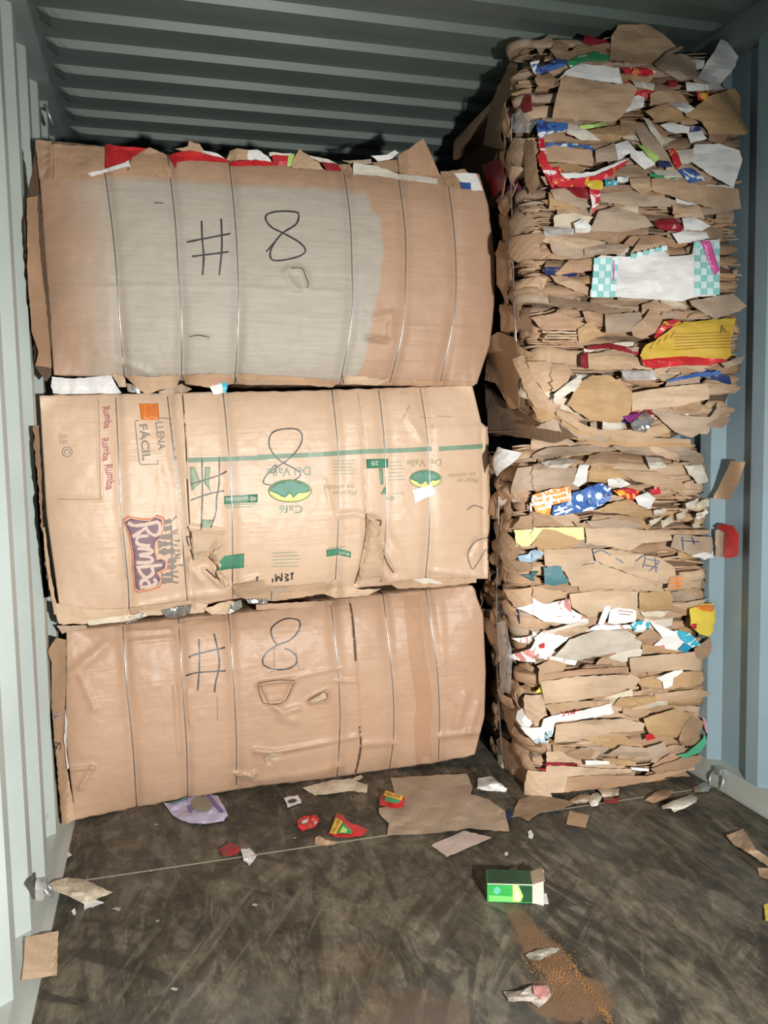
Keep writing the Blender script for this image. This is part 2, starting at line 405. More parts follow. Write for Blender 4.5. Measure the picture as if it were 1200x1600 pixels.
# floor: worn dark plywood in boards with an open seam
def floor_mat():
    m, t, p = nt('worn_plywood'); L = t.links
    tc = node(t, 'ShaderNodeTexCoord'); G = node(t, 'ShaderNodeNewGeometry')
    def nz(scale, detail, vec, rough=.6, dist=0):
        n = node(t, 'ShaderNodeTexNoise'); n.inputs['Scale'].default_value = scale; n.inputs['Detail'].default_value = detail; n.inputs['Roughness'].default_value = rough
        n.inputs['Distortion'].default_value = dist; L.new(vec, n.inputs['Vector']); return n.outputs[0]
    def mp(sc, rot=(0, 0, 0)):
        n = node(t, 'ShaderNodeMapping'); n.inputs['Scale'].default_value = sc; n.inputs['Rotation'].default_value = rot; L.new(G.outputs['Position'], n.inputs[0]); return n.outputs[0]
    def ramp(v, a, b, c0=(0, 0, 0), c1=(1, 1, 1)):
        r = node(t, 'ShaderNodeValToRGB'); r.color_ramp.elements[0].position = a; r.color_ramp.elements[1].position = b
        r.color_ramp.elements[0].color = (*c0, 1); r.color_ramp.elements[1].color = (*c1, 1); L.new(v, r.inputs[0]); return r.outputs[0]
    def mix(f, a, b, mode='MIX'):
        n = node(t, 'ShaderNodeMix', data_type='RGBA', blend_type=mode)
        for v, i in ((f, 0), (a, 6), (b, 7)):
            if isinstance(v, (int, float)): n.inputs[i].default_value = v
            elif isinstance(v, tuple): n.inputs[i].default_value = (*v, 1)
            else: L.new(v, n.inputs[i])
        return n.outputs[2]
    def math_(op, a, b):
        n = node(t, 'ShaderNodeMath', operation=op)
        for v, i in ((a, 0), (b, 1)):
            if isinstance(v, (int, float)): n.inputs[i].default_value = v
            else: L.new(v, n.inputs[i])
        n.use_clamp = True; return n.outputs[0]
    base = mix(ramp(nz(2.2, 8, mp((1, 1, 1)), .7, .6), .36, .66), (.042, .038, .03), (.20, .178, .137))
    fine = ramp(nz(30, 6, mp((1, .35, 1)), .7), .35, .7)
    base = mix(.7, base, mix(fine, (.35, .34, .32), (1.3, 1.25, 1.15)), 'MULTIPLY')
    # curved drag marks through the dust
    scr = ramp(nz(1.9, 6, mp((2.2, .6, 1), (0, 0, -.32)), .68, 3.2), .50, .60)
    base = mix(math_('MULTIPLY', scr, .42), base, (.24, .215, .165))
    scr2 = ramp(nz(1.8, 5, mp((2.6, .5, 1), (0, 0, .35)), .6, 3.6), .53, .575)
    base = mix(math_('MULTIPLY', scr2, .55), base, (.035, .032, .027))
    scr3 = ramp(nz(5, 4, mp((5, .9, 1), (0, 0, .15)), .6, 2.2), .60, .64)
    base = mix(math_('MULTIPLY', scr3, .22), base, (.30, .28, .23))
    def arcs(cx, cy, fr, ft, sc, dist):
        sp = node(t, 'ShaderNodeSeparateXYZ'); L.new(G.outputs['Position'], sp.inputs[0])
        def m2(op, a, b):
            n = node(t, 'ShaderNodeMath', operation=op)
            for v, i in ((a, 0), (b, 1)):
                if isinstance(v, (int, float)): n.inputs[i].default_value = v
                else: L.new(v, n.inputs[i])
            return n.outputs[0]
        dx = m2('SUBTRACT', sp.outputs[0], cx); dy = m2('SUBTRACT', sp.outputs[1], cy)
        rr = m2('SQRT', m2('ADD', m2('MULTIPLY', dx, dx), m2('MULTIPLY', dy, dy)), 0); th = m2('ARCTAN2', dy, dx)
        cb = node(t, 'ShaderNodeCombineXYZ'); L.new(m2('MULTIPLY', rr, fr), cb.inputs[0]); L.new(m2('MULTIPLY', th, ft), cb.inputs[1])
        return nz(sc, 4, cb.outputs[0], .6, dist)
    patch = ramp(nz(1.6, 3, mp((1, 1, 1), (0, 0, 1)), .5), .42, .58)
    a1 = math_('MULTIPLY', ramp(arcs(-.7, 1.1, 5, 1.5, 2.6, .5), .545, .585), patch)
    base = mix(math_('MULTIPLY', a1, .75), base, (.034, .032, .028))
    patch2 = ramp(nz(1.9, 3, mp((1, 1, 1), (0, 0, 2.4)), .5), .44, .58)
    a2 = math_('MULTIPLY', ramp(arcs(3.4, .6, 6, 1.8, 3.2, .6), .57, .62), patch2)
    base = mix(math_('MULTIPLY', a2, .40), base, (.25, .225, .17))
    a3 = math_('MULTIPLY', ramp(arcs(3.1, .2, 5, 1.5, 2.4, .4), .56, .60), patch)
    base = mix(math_('MULTIPLY', a3, .55), base, (.035, .031, .026))
    blot = ramp(nz(14, 9, mp((1, .8, 1)), .75, .8), .42, .62, (.62, .60, .58), (1.18, 1.16, 1.12)); base = mix(.8, base, blot, 'MULTIPLY')
    grey = ramp(nz(1.3, 4, mp((1, 1, 1), (0, 0, 2)), .6, .3), .5, .72)
    base = mix(math_('MULTIPLY', grey, .35), base, (.19, .19, .175))
    # spilled orange-brown soil
    sep = node(t, 'ShaderNodeSeparateXYZ'); L.new(G.outputs['Position'], sep.inputs[0])
    def blob(x, y, rx, ry, sh=0.):
        dx = math_('ABSOLUTE', 0, 0)
        n1 = node(t, 'ShaderNodeVectorMath', operation='SUBTRACT'); L.new(G.outputs['Position'], n1.inputs[0]); n1.inputs[1].default_value = (x, y, 0)
        n2 = node(t, 'ShaderNodeMapping'); n2.inputs['Rotation'].default_value = (0, 0, sh); n2.inputs['Scale'].default_value = (1/rx, 1/ry, 0); L.new(n1.outputs[0], n2.inputs[0])
        n3 = node(t, 'ShaderNodeVectorMath', operation='LENGTH'); L.new(n2.outputs[0], n3.inputs[0])
        n4 = node(t, 'ShaderNodeMath', operation='SUBTRACT'); n4.inputs[0].default_value = 1.0; L.new(n3.outputs['Value'], n4.inputs[1])
        n5 = node(t, 'ShaderNodeMath', operation='MULTIPLY_ADD'); L.new(nz(9, 6, mp((1, 1, 1)), .7), n5.inputs[0]); n5.inputs[1].default_value = 1.5; L.new(n4.outputs[0], n5.inputs[2])
        return ramp(n5.outputs[0], .75, 1.15)
    for (px, py, rx, ry, k) in ((850, 1490, .055, .14, .7), (890, 1560, .12, .09, .7), (815, 1440, .035, .08, .6), (640, 1590, .16, .12, .22), (560, 1510, .12, .12, .12)):
        q = at_Z(px, py, 0)
        base = mix(math_('MULTIPLY', blob(q.x, q.y, rx, ry), k), base, (.20, .115, .065))
    L.new(base, p.inputs['Base Color'])
    rr = ramp(nz(4, 5, mp((1, 1, 1)), .6), .3, .7, (.42, .42, .42), (.75, .75, .75)); L.new(rr, p.inputs['Roughness'])
    p.inputs['Specular IOR Level'].default_value = .3
    b = node(t, 'ShaderNodeBump'); b.inputs['Strength'].default_value = .35; b.inputs['Distance'].default_value = .008
    L.new(nz(24, 8, mp((1, .5, 1)), .7), b.inputs['Height']); L.new(b.outputs[0], p.inputs['Normal'])
    return m
SEAM = at_Z(370, 1340, 0).y
FM = floor_mat()
V = []; F = []
for y0, y1 in ((Y_OPEN, SEAM-.0015), (SEAM+.0015, SEAM+1.22), (SEAM+1.223, Y_END)):
    for x0, x1 in ((.0, W),):
        v, f = box_vf(x0, x1, y0, y1, -.028, 0); b = len(V); V += v; F += [tuple(i+b for i in q) for q in f]
props(mesh('floor', V, F, FM, smooth_on=False), kind='structure')
v, f = box_vf(.034, W-.034, SEAM-.003, SEAM+.003, -.006, .0008)
props(mesh('trim_3', v, f, plain('dusty_sealant', (.34, .31, .24), .8), smooth_on=False), kind='structure')

# lashing rings
def lashing_ring(px, py, X, label, r=.03, on_z=None):
    c = at_X(px, py, X) if on_z is None else Vector((X, on_z[0], on_z[1]))
    t = thing('lashing_ring', label, 'ring', (X, c.y, c.z-r), 'lashing rings of the container')
    sg = 1 if X < 1 else -1
    P = [Vector((c.x+sg*(.012+.012*(1-cos(a))), c.y+r*sin(a), c.z+r*cos(a)-0)) for a in [pi*2*k/24 for k in range(25)]]
    V, F = tube_vf(P, .005, 8); mesh('ring', V, F, STEEL, t)
    V, F = box_vf(c.x-.005 if sg > 0 else c.x-.022, c.x+.022 if sg > 0 else c.x+.005, c.y-.014, c.y+.014, c.z+r-.012, c.z+r+.012)
    mesh('bracket', V, F, STEEL, t, smooth_on=False)
lashing_ring(66, 180, 0.004, 'small steel lashing ring on left wall under the roof rail', .035)
lashing_ring(1128, 1218, W-.004, 'pale steel lashing ring on right wall at floor level', .035)
lashing_ring(60, 1392, 0.004, 'small lashing ring at the foot of the left wall', .018)

# ================================================================== left stack: three bales lying on their sides
def seg_dist(x, y, poly):
    best = 1e9
    for (ax, ay), (bx, by) in zip(poly, poly[1:]):
        dx, dy = bx-ax, by-ay; t = max(0, min(1, ((x-ax)*dx+(y-ay)*dy)/(dx*dx+dy*dy+1e-9)))
        d = (x-ax-t*dx)**2+(y-ay-t*dy)**2
        if d < best: best = d
    return math.sqrt(best)

class Face:
    """the wrapped front face of a bale: outline in the photograph's frame, real depth in Y"""
    def __init__(s, top, bot, left, right, Y0, B, wires, groove=.016, creases=(), seams=(), seed=0, pv=3.2, cr=.003, topcut=1.0):
        s.yt, s.yb, s.xl, s.xr = lerp(top), lerp(bot), lerp(left), lerp(right)
        s.Y0 = lerp(Y0) if isinstance(Y0, (list, tuple)) else (lambda a: Y0)
        s.B = B; s.wires = [catmull(w, 4) for w in wires]; s.wx = [lerp([(p[1], p[0]) for p in w]) for w in s.wires]
        s.g = groove; s.creases = creases; s.seams = seams; s.seed = seed; s.pv = pv; s.cr = cr
    def uv(s, x, y):
        return ((x-s.xl(y))/(s.xr(y)-s.xl(y)), (y-s.yt(x))/(s.yb(x)-s.yt(x)))
    def depth(s, x, y):
        u, v = s.uv(x, y); a = min(1, abs(2*u-1)); b = min(1, abs(2*v-1))
        d = s.Y0(x) - s.B*(1-a**6)*(1-.5*b**2-.5*b**s.pv*b**3)
        near = 1e9
        for f in s.wx:
            near = min(near, abs(x-f(y)))
        d += s.g*math.exp(-(near/9)**2)*(.45+.9*b*b)*(1 if .02 < u < .98 else 0)
        if s.g: d -= s.g*.25*(1-math.exp(-(near/30)**2))*b
        d -= s.cr*FB(x*.013, y*.013, s.seed) + s.cr*.35*FB(x*.05, y*.05, s.seed+4)
        e = b**4; d -= .006*e*FB(x*.04, y*.02, s.seed+8)
        for poly, w, amp in s.creases:
            q = seg_dist(x, y, poly)
            if q < 3*w: d -= 1.6*amp*math.exp(-(q/w)**2)
        for f, amp in s.seams:      # an overlapping sheet edge: a step across the line
            q = x-f(y)
            if q < 0 : d -= amp*math.exp(-(-q/60))
        return d
    def S(s, x, y, off=0.): return at_Y(x, y, s.depth(x, y)-off)
    def grid(s, nu, nv):
        V = []; Q = []
        for j in range(nv+1):
            for i in range(nu+1):
                u, v = i/nu, j/nv
                x = 100+650*u; y = 500
                for _ in range(8):
                    x = s.xl(y)+(s.xr(y)-s.xl(y))*u; y = s.yt(x)+(s.yb(x)-s.yt(x))*v
                if v in (0, 1): y += 1.6*N(x*.06, j, s.seed)*(1 if v else -1)
                V.append(s.S(x, y)); Q.append((x, y))
        F = [(j*(nu+1)+i, (j+1)*(nu+1)+i, (j+1)*(nu+1)+i+1, j*(nu+1)+i+1) for j in range(nv) for i in range(nu)]
        return V, F, Q

def bale_body(f, parent, nu, nv, mat, yb, attr=None, back_in=.0):
    V, F, Q = f.grid(nu, nv)
    n0 = len(V); fm = [0]*len(F)
    # ring around the boundary, taken back to the rear of the bale
    ring = [i for i in range(nu+1)] + [j*(nu+1)+nu for j in range(1, nv+1)] + [nv*(nu+1)+i for i in range(nu-1, -1, -1)] + [j*(nu+1) for j in range(nv-1, 0, -1)]
    pts = [Vector(V[i]) for i in ring]; c = sum(pts, Vector())/len(pts); prev = ring; m = len(ring)
    zmin = min(p.z for p in pts)
    for k in range(1, 9):
        t = k/8; cur = []
        for i, p in enumerate(pts):
            y = p.y+(yb-p.y)*t
            sc = 1-.018*(1 if t > 0 else 0)-.03*t**6 + .012*N(i*.15, k*.9, f.seed+3)
            x = c.x+(p.x-c.x)*sc; z = c.z+(p.z-c.z)*sc
            V.append(Vector((max(.01, x), y, max(z, .002)))); cur.append(len(V)-1)
        for i in range(m):
            F.append((prev[i], prev[(i+1) % m], cur[(i+1) % m], cur[i])); fm.append(1)
        prev = cur
    F.append(tuple(reversed(prev))); fm.append(1)
    at = None
    if attr: at = (attr[0], [attr[1](x, y) for x, y in Q]+[0]*(len(V)-n0))
    return mesh('cardboard_wrap', V, F, None, parent, mats=[mat, K[3]], fmat=fm, attr=at)

def wires_on(f, parent, yb, label=None):
    for w in f.wires:
        def tail(P, f=f):
            a, b = P[0], P[-1]
            A = [Vector((a.x, yb-.05, a.z-.02)), Vector((a.x, (a.y+yb)/2, a.z+.004)), Vector((a.x, a.y+.03, a.z+.004))]
            Bq = [Vector((b.x, b.y+.03, b.z-.0)), Vector((b.x, (b.y+yb)/2, b.z)), Vector((b.x, yb-.05, b.z+.02))]
            return A+P+Bq
        y0 = f.yt(w[0][0]); y1 = f.yb(w[-1][0])
        pts = [(x, max(y0+1, min(y1-1, y))) for x, y in w]
        P = [f.S(x, y, .0022) for x, y in pts]
        V, F = tube_vf(tail(P), .0022); mesh('baling_wire', V, F, WIRE, parent)

LW = {}
# ---- top bale
ft = Face(top=[(55, 223), (163, 228), (250, 240), (450, 258), (600, 272), (760, 271)], bot=[(80, 586), (200, 590), (400, 602), (545, 601), (700, 604), (750, 600)],
    left=[(222, 58), (400, 70), (586, 84)], right=[(270, 748), (320, 763), (400, 773), (480, 773), (540, 765), (600, 745)], Y0=[(50, 2.98), (600, 2.99), (760, 2.95)], B=.075,
    wires=[ZA((490, 190), (525, 450), (545, 650), (560, 880), (583, 1172)), ZA((785, 120), (820, 420), (835, 650), (852, 900), (850, 1190)), ZA((1072, 150), (1100, 400), (1115, 650), (1118, 900), (1100, 1195)),
           ZB((445, 170), (475, 380), (485, 600), (485, 850), (432, 1145)), ZB((690, 195), (722, 450), (725, 650), (712, 900), (655, 1135)), ZB((912, 230), (940, 450), (950, 650), (940, 850), (880, 1135))],
    creases=[(ZB((200, 630), (255, 625), (285, 660), (290, 710)), 4, .005), (ZB((190, 650), (210, 690), (240, 715)), 6, .006), (ZA((0, 740), (1200, 745)), 3, .0012), (ZB((0, 720), (480, 730)), 3, .0014),
             (ZB((350, 290), (360, 460)), 2.5, -.002), (ZB((590, 850), (660, 830), (655, 940)), 6, .005), (ZB((560, 935), (650, 950)), 5, -.008),
             (ZB((650, 880), (1080, 900)), 2, .002), (ZB((720, 960), (1060, 985)), 2, .002), (ZB((560, 1035), (900, 1030)), 2.5, .0025), (ZB((720, 905), (920, 925)), 2, .002), (ZA((890, 975), (980, 980)), 3, .004),
             (ZA((560, 1090), (700, 1150)), 6, .006), (ZA((220, 90), (215, 220)), 2.5, -.004)], seed=1, pv=3)
def grey_print(x, y):
    nx = x+3*N(y*.03, 2)
    L = smooth(75, 215, nx+18*N(x*.01, y*.01, 3))
    top = lerp([(60, 275), (150, 276), (250, 280), (350, 287), (450, 291), (540, 296), (570, 300), (600, 320)])(x)
    T = smooth(top-5, top+8, y+3*N(x*.05, 7))
    r = lerp([(290, 560), (305, 575), (330, 580), (340, 594), (400, 598), (450, 592), (520, 578), (560, 570), (600, 553)])(y)
    R = 1-smooth(r-2, r+3, nx)
    Bt = 1-smooth(588, 600, y)*.6
    return L*T*R*Bt*.9
top_bale = thing('cardboard_bale', 'top bale of the left stack, wrapped in a greyed sheet marked # 8', 'bale', (.82, 3.35, 1.5), 'cardboard bales in the left stack')
bale_body(ft, top_bale, 250, 120, kraft('wrap_with_pale_print', (.46, .30, .205), (.40, .255, .17), streak=(2, 2, 30), attr='print', acol=(.42, .39, .335), rough=.55), 3.95, ('print', grey_print))
wires_on(ft, top_bale, 3.95)
# ---- middle bale
fm_ = Face(top=[(55, 618), (300, 613), (450, 611), (745, 602)], bot=[(90, 978), (200, 962), (300, 948), (400, 930), (470, 926), (600, 915), (770, 903)],
    left=[(618, 60), (700, 63), (800, 72), (978, 97)], right=[(602, 738), (660, 752), (668, 761), (800, 765), (905, 763)], Y0=[(55, 2.90), (250, 2.98), (600, 2.99), (770, 2.96)], B=.07,
    wires=[ZC((445, 100), (460, 400), (475, 680), (505, 1000), (512, 1160)), ZC((700, 95), (735, 400), (762, 600), (790, 1000), (800, 1110)), ZC((975, 80), (1005, 400), (1020, 700), (1022, 1085)),
           ZD((365, 62), (395, 350), (400, 620), (382, 970)), ZD((590, 62), (620, 350), (625, 700), (600, 985)), ZD((790, 55), (830, 350), (835, 700), (815, 960))],
    creases=[(ZC((90, 590), (375, 600)), 2.5, .003), (ZC((355, 110), (375, 600)), 2.5, .002), (ZC((820, 740), (960, 760)), 6, .006), (ZC((830, 900), (930, 870), (960, 820)), 7, .012), (ZC((905, 870), (945, 960), (1000, 1030)), 4, -.012),
             (ZC((880, 950), (960, 1020), (1010, 1030)), 5, .012), (ZC((1020, 1020), (1140, 990)), 5, .007), (ZC((800, 920), (870, 1000)), 8, .01), (ZC((520, 1140), (800, 1080), (1000, 1060)), 6, .006),
             (ZD((490, 70), (515, 300), (530, 650)), 2.5, -.004), (ZD((590, 770), (620, 870), (660, 940)), 4, -.012), (ZD((525, 690), (520, 850), (480, 990)), 4, -.010), (ZD((560, 690), (600, 790), (610, 950)), 9, .014),
             (ZD((710, 90), (730, 200), (800, 300)), 6, .004), (ZD((400, 660), (480, 650), (590, 690)), 5, .005), (ZD((640, 780), (680, 840), (700, 930)), 10, -.006), (ZD((840, 930), (1090, 950)), 4, .004),
             (ZD((330, 490), (360, 620), (390, 720)), 2.5, .003), (ZD((1085, 250), (1095, 950)), 2.5, -.004), (ZD((1020, 850), (1060, 780), (1115, 770)), 4, -.005), (ZC((130, 1000), (160, 1180)), 4, .005)],
    seams=[(lerp([(p[1], p[0]) for p in ZC((775, 85), (790, 300), (805, 650), (815, 900))]), .009)], seed=11, pv=4, cr=.0035)
mid_bale = thing('cardboard_bale', 'middle bale of the left stack, printed Rumba, LLENA FÁCIL and Café Del Valle', 'bale', (.8, 3.35, .76), 'cardboard bales in the left stack')
bale_body(fm_, mid_bale, 250, 130, kraft('printed_box_board', (.63, .46, .33), (.56, .40, .28), streak=(2, 2, 30), rough=.42, var=.7), 3.93)
wires_on(fm_, mid_bale, 3.93)
# ---- bottom bale
fb_ = Face(top=[(95, 988), (200, 975), (300, 964), (400, 955), (560, 932), (745, 914)], bot=[(85, 1288), (200, 1264), (300, 1246), (400, 1229), (500, 1218), (600, 1203), (680, 1192), (750, 1178)],
    left=[(985, 104), (1150, 102), (1200, 108), (1282, 118)], right=[(914, 738), (960, 755), (1050, 759), (1120, 757), (1178, 742)],
    Y0=[(85, 2.95), (200, 3.04), (400, 3.075), (600, 3.075), (700, 3.05), (760, 3.0)], B=.075,
    wires=[ZE((480, 155), (500, 450), (530, 750), (548, 1040)), ZE((755, 120), (775, 450), (795, 750), (800, 995)), ZE((1000, 75), (1025, 400), (1040, 700), (1040, 935)),
           ZF((350, 125), (385, 450), (395, 700), (380, 950)), ZF((595, 80), (640, 500), (645, 750), (625, 900)), ZF((795, 60), (845, 400), (860, 650), (855, 860))],
    creases=[(ZE((220, 860), (330, 850)), 3, .006), (ZE((330, 850), (270, 950)), 4, .006), (ZE((215, 400), (400, 240)), 9, .006), (ZE((270, 400), (340, 560)), 6, .004), (ZE((740, 450), (760, 780)), 3.5, .005), (ZE((800, 480), (815, 640)), 3.5, .004),
             (ZE((500, 180), (720, 170)), 4, .004), (ZE((520, 230), (730, 210)), 4, .004), (ZE((1040, 880), (1110, 900), (1130, 880)), 4, .010),
             (ZF((10, 510), (30, 500), (180, 490)), 3, .007), (ZF((10, 520), (50, 600), (130, 590), (175, 500)), 3.5, -.009), (ZF((250, 585), (330, 545), (330, 575), (260, 590)), 4, .010), (ZF((70, 600), (130, 640), (200, 620)), 5, .007), (ZF((120, 660), (180, 680)), 8, .006),
             (ZF((20, 510), (390, 430)), 3, .003), (ZF((0, 820), (90, 830), (470, 760)), 5, .009), (ZF((60, 870), (100, 840), (470, 765)), 4, -.006), (ZF((0, 960), (300, 920), (380, 890)), 7, .005), (ZF((500, 790), (640, 780)), 6, .006),
             (ZF((860, 750), (1060, 730)), 5, .007), (ZF((980, 560), (940, 700)), 8, .006), (ZF((1040, 600), (1000, 730)), 6, .006), (ZF((380, 490), (470, 495)), 3, .004)],
    seams=[(lerp([(p[1], p[0]) for p in ZF((440, 105), (470, 400), (492, 700), (490, 800), (465, 935))]), .007)], seed=23, pv=3, cr=.004)
low_bale = thing('cardboard_bale', 'bottom bale of the left stack, plain brown wrap standing on the floor, marked # 8', 'bale', (.8, 3.4, .0), 'cardboard bales in the left stack')
bale_body(fb_, low_bale, 250, 120, kraft('plain_wrap_board', (.50, .33, .225), (.44, .28, .185), streak=(2, 2, 26), rough=.44, var=.7), 3.95)
wires_on(fb_, low_bale, 3.95)

# ---- writing on the three bales
def marks(f, parent, strokes, w=3.0, label='black marker number sign and digit eight'):
    ribbons('number_sign', f.S, strokes[:4], w, INK, parent, label='black marker number sign')
    n = 4
    ribbons('digit_eight', f.S, strokes[n:n+2] if f is ft else strokes[n:n+1], w, INK, parent, label='black marker digit eight')
    if f is fm_:
        for a, b in ((5, 7), (7, 9), (9, 10), (10, 12)): ribbons('letter', f.S, strokes[a:b], w, INK, parent)
marks(ft, top_bale, [ZA((945, 435), (948, 520), (955, 600), (950, 690)), ZA((1037, 425), (1040, 560), (1028, 690)), ZA((875, 535), (950, 520), (1080, 495)), ZA((900, 602), (1000, 590), (1072, 580)),
    ZB((248, 390), (235, 375), (160, 372), (108, 385), (102, 412), (130, 445), (180, 470), (250, 510), (278, 545), (255, 570), (190, 588), (135, 590), (120, 565), (135, 520), (175, 470), (235, 430), (250, 390)), ZB((103, 553), (145, 505))], 2.8)
ribbons('tear_line', ft.S, [ZB((215, 625), (262, 628), (278, 660), (290, 690), (287, 715)), ZA((722, 350), (765, 352)), ZA((888, 978), (935, 972), (982, 982))], 1.8, K_DARK, top_bale)
marks(fm_, mid_bale, [ZC((870, 395), (872, 560), (870, 660), (866, 755)), ZC((955, 390), (955, 520), (942, 600), (940, 660), (915, 740)), ZC((815, 525), (900, 500), (960, 480), (992, 462)), ZC((815, 605), (900, 575), (980, 558)),
    ZD((60, 455), (95, 420), (90, 455), (60, 460), (38, 490), (45, 512), (120, 515), (190, 490), (215, 460), (180, 435), (110, 395), (68, 340), (65, 290), (90, 258), (150, 245), (200, 250), (222, 280), (210, 330), (165, 385), (110, 425), (60, 460)),
    ZD((5, 955), (5, 1000)), ZD((0, 965), (12, 958)), ZD((80, 965), (80, 985)), ZD((95, 945), (97, 980), (108, 955), (122, 978), (125, 940)), ZD((140, 945), (155, 950), (142, 962), (157, 972), (140, 978)), ZD((175, 940), (172, 972)), ZD((165, 945), (182, 938))], 2.2)
ribbons('pencil_scrawl', fm_.S, [ZD((1115, 770), (1060, 785), (1025, 830), (1020, 870), (1040, 920), (1060, 900), (1105, 825)), ZD((1015, 635), (1050, 615), (1095, 630))], 2.2, GREYI, mid_bale)
marks(fb_, low_bale, [ZE((855, 215), (858, 300), (855, 400), (848, 472)), ZE((930, 190), (950, 280), (955, 350), (938, 430), (932, 480)), ZE((805, 308), (840, 292), (985, 258)), ZE((790, 398), (850, 382), (988, 373)), 
    ZF((135, 340), (160, 350), (188, 375), (188, 410), (150, 435), (90, 438), (40, 420), (32, 390), (55, 355), (100, 325), (160, 300), (200, 255), (205, 215), (175, 200), (130, 203), (85, 230), (70, 260), (85, 305), (105, 325)), ], 2.4)
ribbons('pencil_scrawl', fb_.S, [ZF((85, 330), (85, 445)), ZF((60, 455), (85, 445)), ZF((190, 360), (200, 435), (230, 432)), ZE((945, 500), (947, 620))], 1.2, GREYI, low_bale)
ribbons('tear_line', fb_.S, [ZF((438, 108), (455, 220), (468, 400)), ZF((485, 705), (492, 790), (480, 870), (463, 935))], 3.2, K_DARK, low_bale, label='dark open edge of the overlapping sheet')
ribbons('tear_line', fb_.S, [ZF((8, 515), (25, 575), (45, 598), (130, 590), (175, 505)), ZF((10, 505), (90, 490), (180, 488)), ZF((245, 585), (280, 560), (325, 545), (330, 575), (255, 590)), ZF((75, 865), (95, 835), (90, 825))], 1.3, K_DARK, low_bale)
ribbons('tear_line', fm_.S, [ZC((775, 85), (790, 300), (805, 650), (822, 905))], 2.2, K_DARK, mid_bale, label='dark edge of the overlapping box side')
ribbons('tear_line', fm_.S, [ZC((800, 735), (822, 790), (795, 790), (830, 900)), ZC((950, 855), (905, 880), (945, 930), (940, 975), (985, 1030)), ZC((890, 945), (940, 990)), ZD((585, 770), (600, 800), (625, 880), (662, 940)), ZD((475, 990), (505, 890), (525, 760), (530, 655)), ZD((575, 685), (600, 690), (595, 715))], 2.4, K_DARK, mid_bale)
ribbons('fold_line', fm_.S, [ZD((490, 70), (515, 300), (528, 650)), ZC((360, 110), (372, 600)), ZC((160, 600), (375, 600))], 1.0, K[3], mid_bale)

Sm = fm_.S
# Rumba logo
def rumba(cx, cy, ang, w, h, small=False):
    t = mid_bale
    wp = lambda x, y: (x, y + .10*h*cos(x/w*6.5) - .10*x)
    if not small:
        text('brand_print', Sm, 'Rumba', cx, cy, ang, w+15, h+15, RUM_O, t, .0012, .055, warp=wp)
        text('brand_print', Sm, 'Rumba', cx, cy, ang, w+9, h+9, RUM_P, t, .0019, .040, warp=wp, label='plum Rumba lettering outlined in coral')
        text('brand_print', Sm, 'Rumba', cx, cy, ang, w, h, RUM_L, t, .0026, .0, warp=wp)
    else:
        text('brand_print', Sm, 'Rumba', cx, cy, ang, w, h, RUM_O, t, .0012, .03, warp=wp)
        text('brand_print', Sm, 'Rumba', cx, cy, ang, w-2, h-2, RUM_P, t, .0019, .0, warp=wp)
# coral ground behind the big letters
out = [(190, 812), (200, 806), (222, 810), (236, 810), (246, 804), (256, 808), (258, 822), (252, 838), (244, 846), (243, 862), (247, 876), (256, 874), (264, 880), (262, 890), (248, 897), (254, 908), (250, 918), (238, 922), (215, 927), (209, 922), (208, 902), (206, 890), (206, 868), (203, 850), (199, 832)]
decal('logo_ground', Sm, out, RUM_O, mid_bale, .0010, 5)
sh = [(228+(x-228)*.93, 865+(y-865)*.965) for x, y in out]
decal('logo_ground', Sm, sh, plain('peach_ink', (.78, .48, .33), .6), mid_bale, .0016, 5)
sh = [(228+(x-228)*.87, 865+(y-865)*.93) for x, y in out]
decal('logo_ground', Sm, sh, RUM_P, mid_bale, .0022, 5)
# letters drawn as strokes following the downward reading line
def let(pts): return [(160+x*.1333, 780+y*.1333) for x, y in pts]
ribbons('brand_print', Sm, [let([(300, 275), (400, 310), (660, 265)]), let([(660, 265), (680, 350), (640, 420), (560, 400), (500, 320)]), let([(500, 340), (420, 400), (355, 440)]),
    let([(540, 430), (430, 440), (400, 490), (440, 535), (560, 545)]), let([(410, 580), (560, 590), (570, 630), (430, 655)]), let([(430, 660), (560, 680), (575, 735), (400, 745)]),
    let([(400, 800), (700, 770)]), let([(580, 790), (590, 870), (510, 920), (440, 850), (430, 800)]), let([(600, 930), (630, 980), (560, 1020), (440, 1035)]), let([(560, 1010), (520, 950), (460, 960), (450, 1010)])], 5.2, RUM_L, mid_bale, .003, 'pale Rumba letters reading downward', wob=.5)
rumba(168, 652, 80, 35, 13, True); rumba(166, 702, 80, 36, 13, True); rumba(172, 745, 80, 40, 15, True)
# dancing figures behind the logo
strokes = []
for k, (x, y, l) in enumerate(((786, 260, 60), (780, 340, 60), (790, 440, 130), (800, 520, 150), (810, 610, 150), (840, 720, 70), (840, 790, 70), (800, 880, 110), (800, 950, 110))):
    strokes.append(let([(x-l, y+10), (x, y), (x+30, y-5)]))
decs = []
ribbons('logo_silhouettes', Sm, strokes, 7.5, GREYI, mid_bale, label='grey silhouettes of dancers', wob=1.2)
ribbons('logo_silhouettes', Sm, [let(s) for s in ([(820, 250), (870, 200)], [(820, 380), (890, 360)], [(830, 400), (880, 400)], [(840, 480), (890, 495), (915, 470)], [(840, 540), (885, 540)], [(840, 600), (915, 605)], [(850, 670), (930, 635)], [(850, 690), (910, 690)], [(870, 770), (950, 778)], [(830, 860), (890, 845)], [(830, 900), (890, 915)], [(820, 970), (895, 980)], [(810, 300), (820, 980)])], 2.6, GREYI, mid_bale, wob=1, curve=False)
text('small_print', Sm, 'Distribuido por su tienda mayor calidad', 192, 864, 83, 80, 4, GREYI, mid_bale)
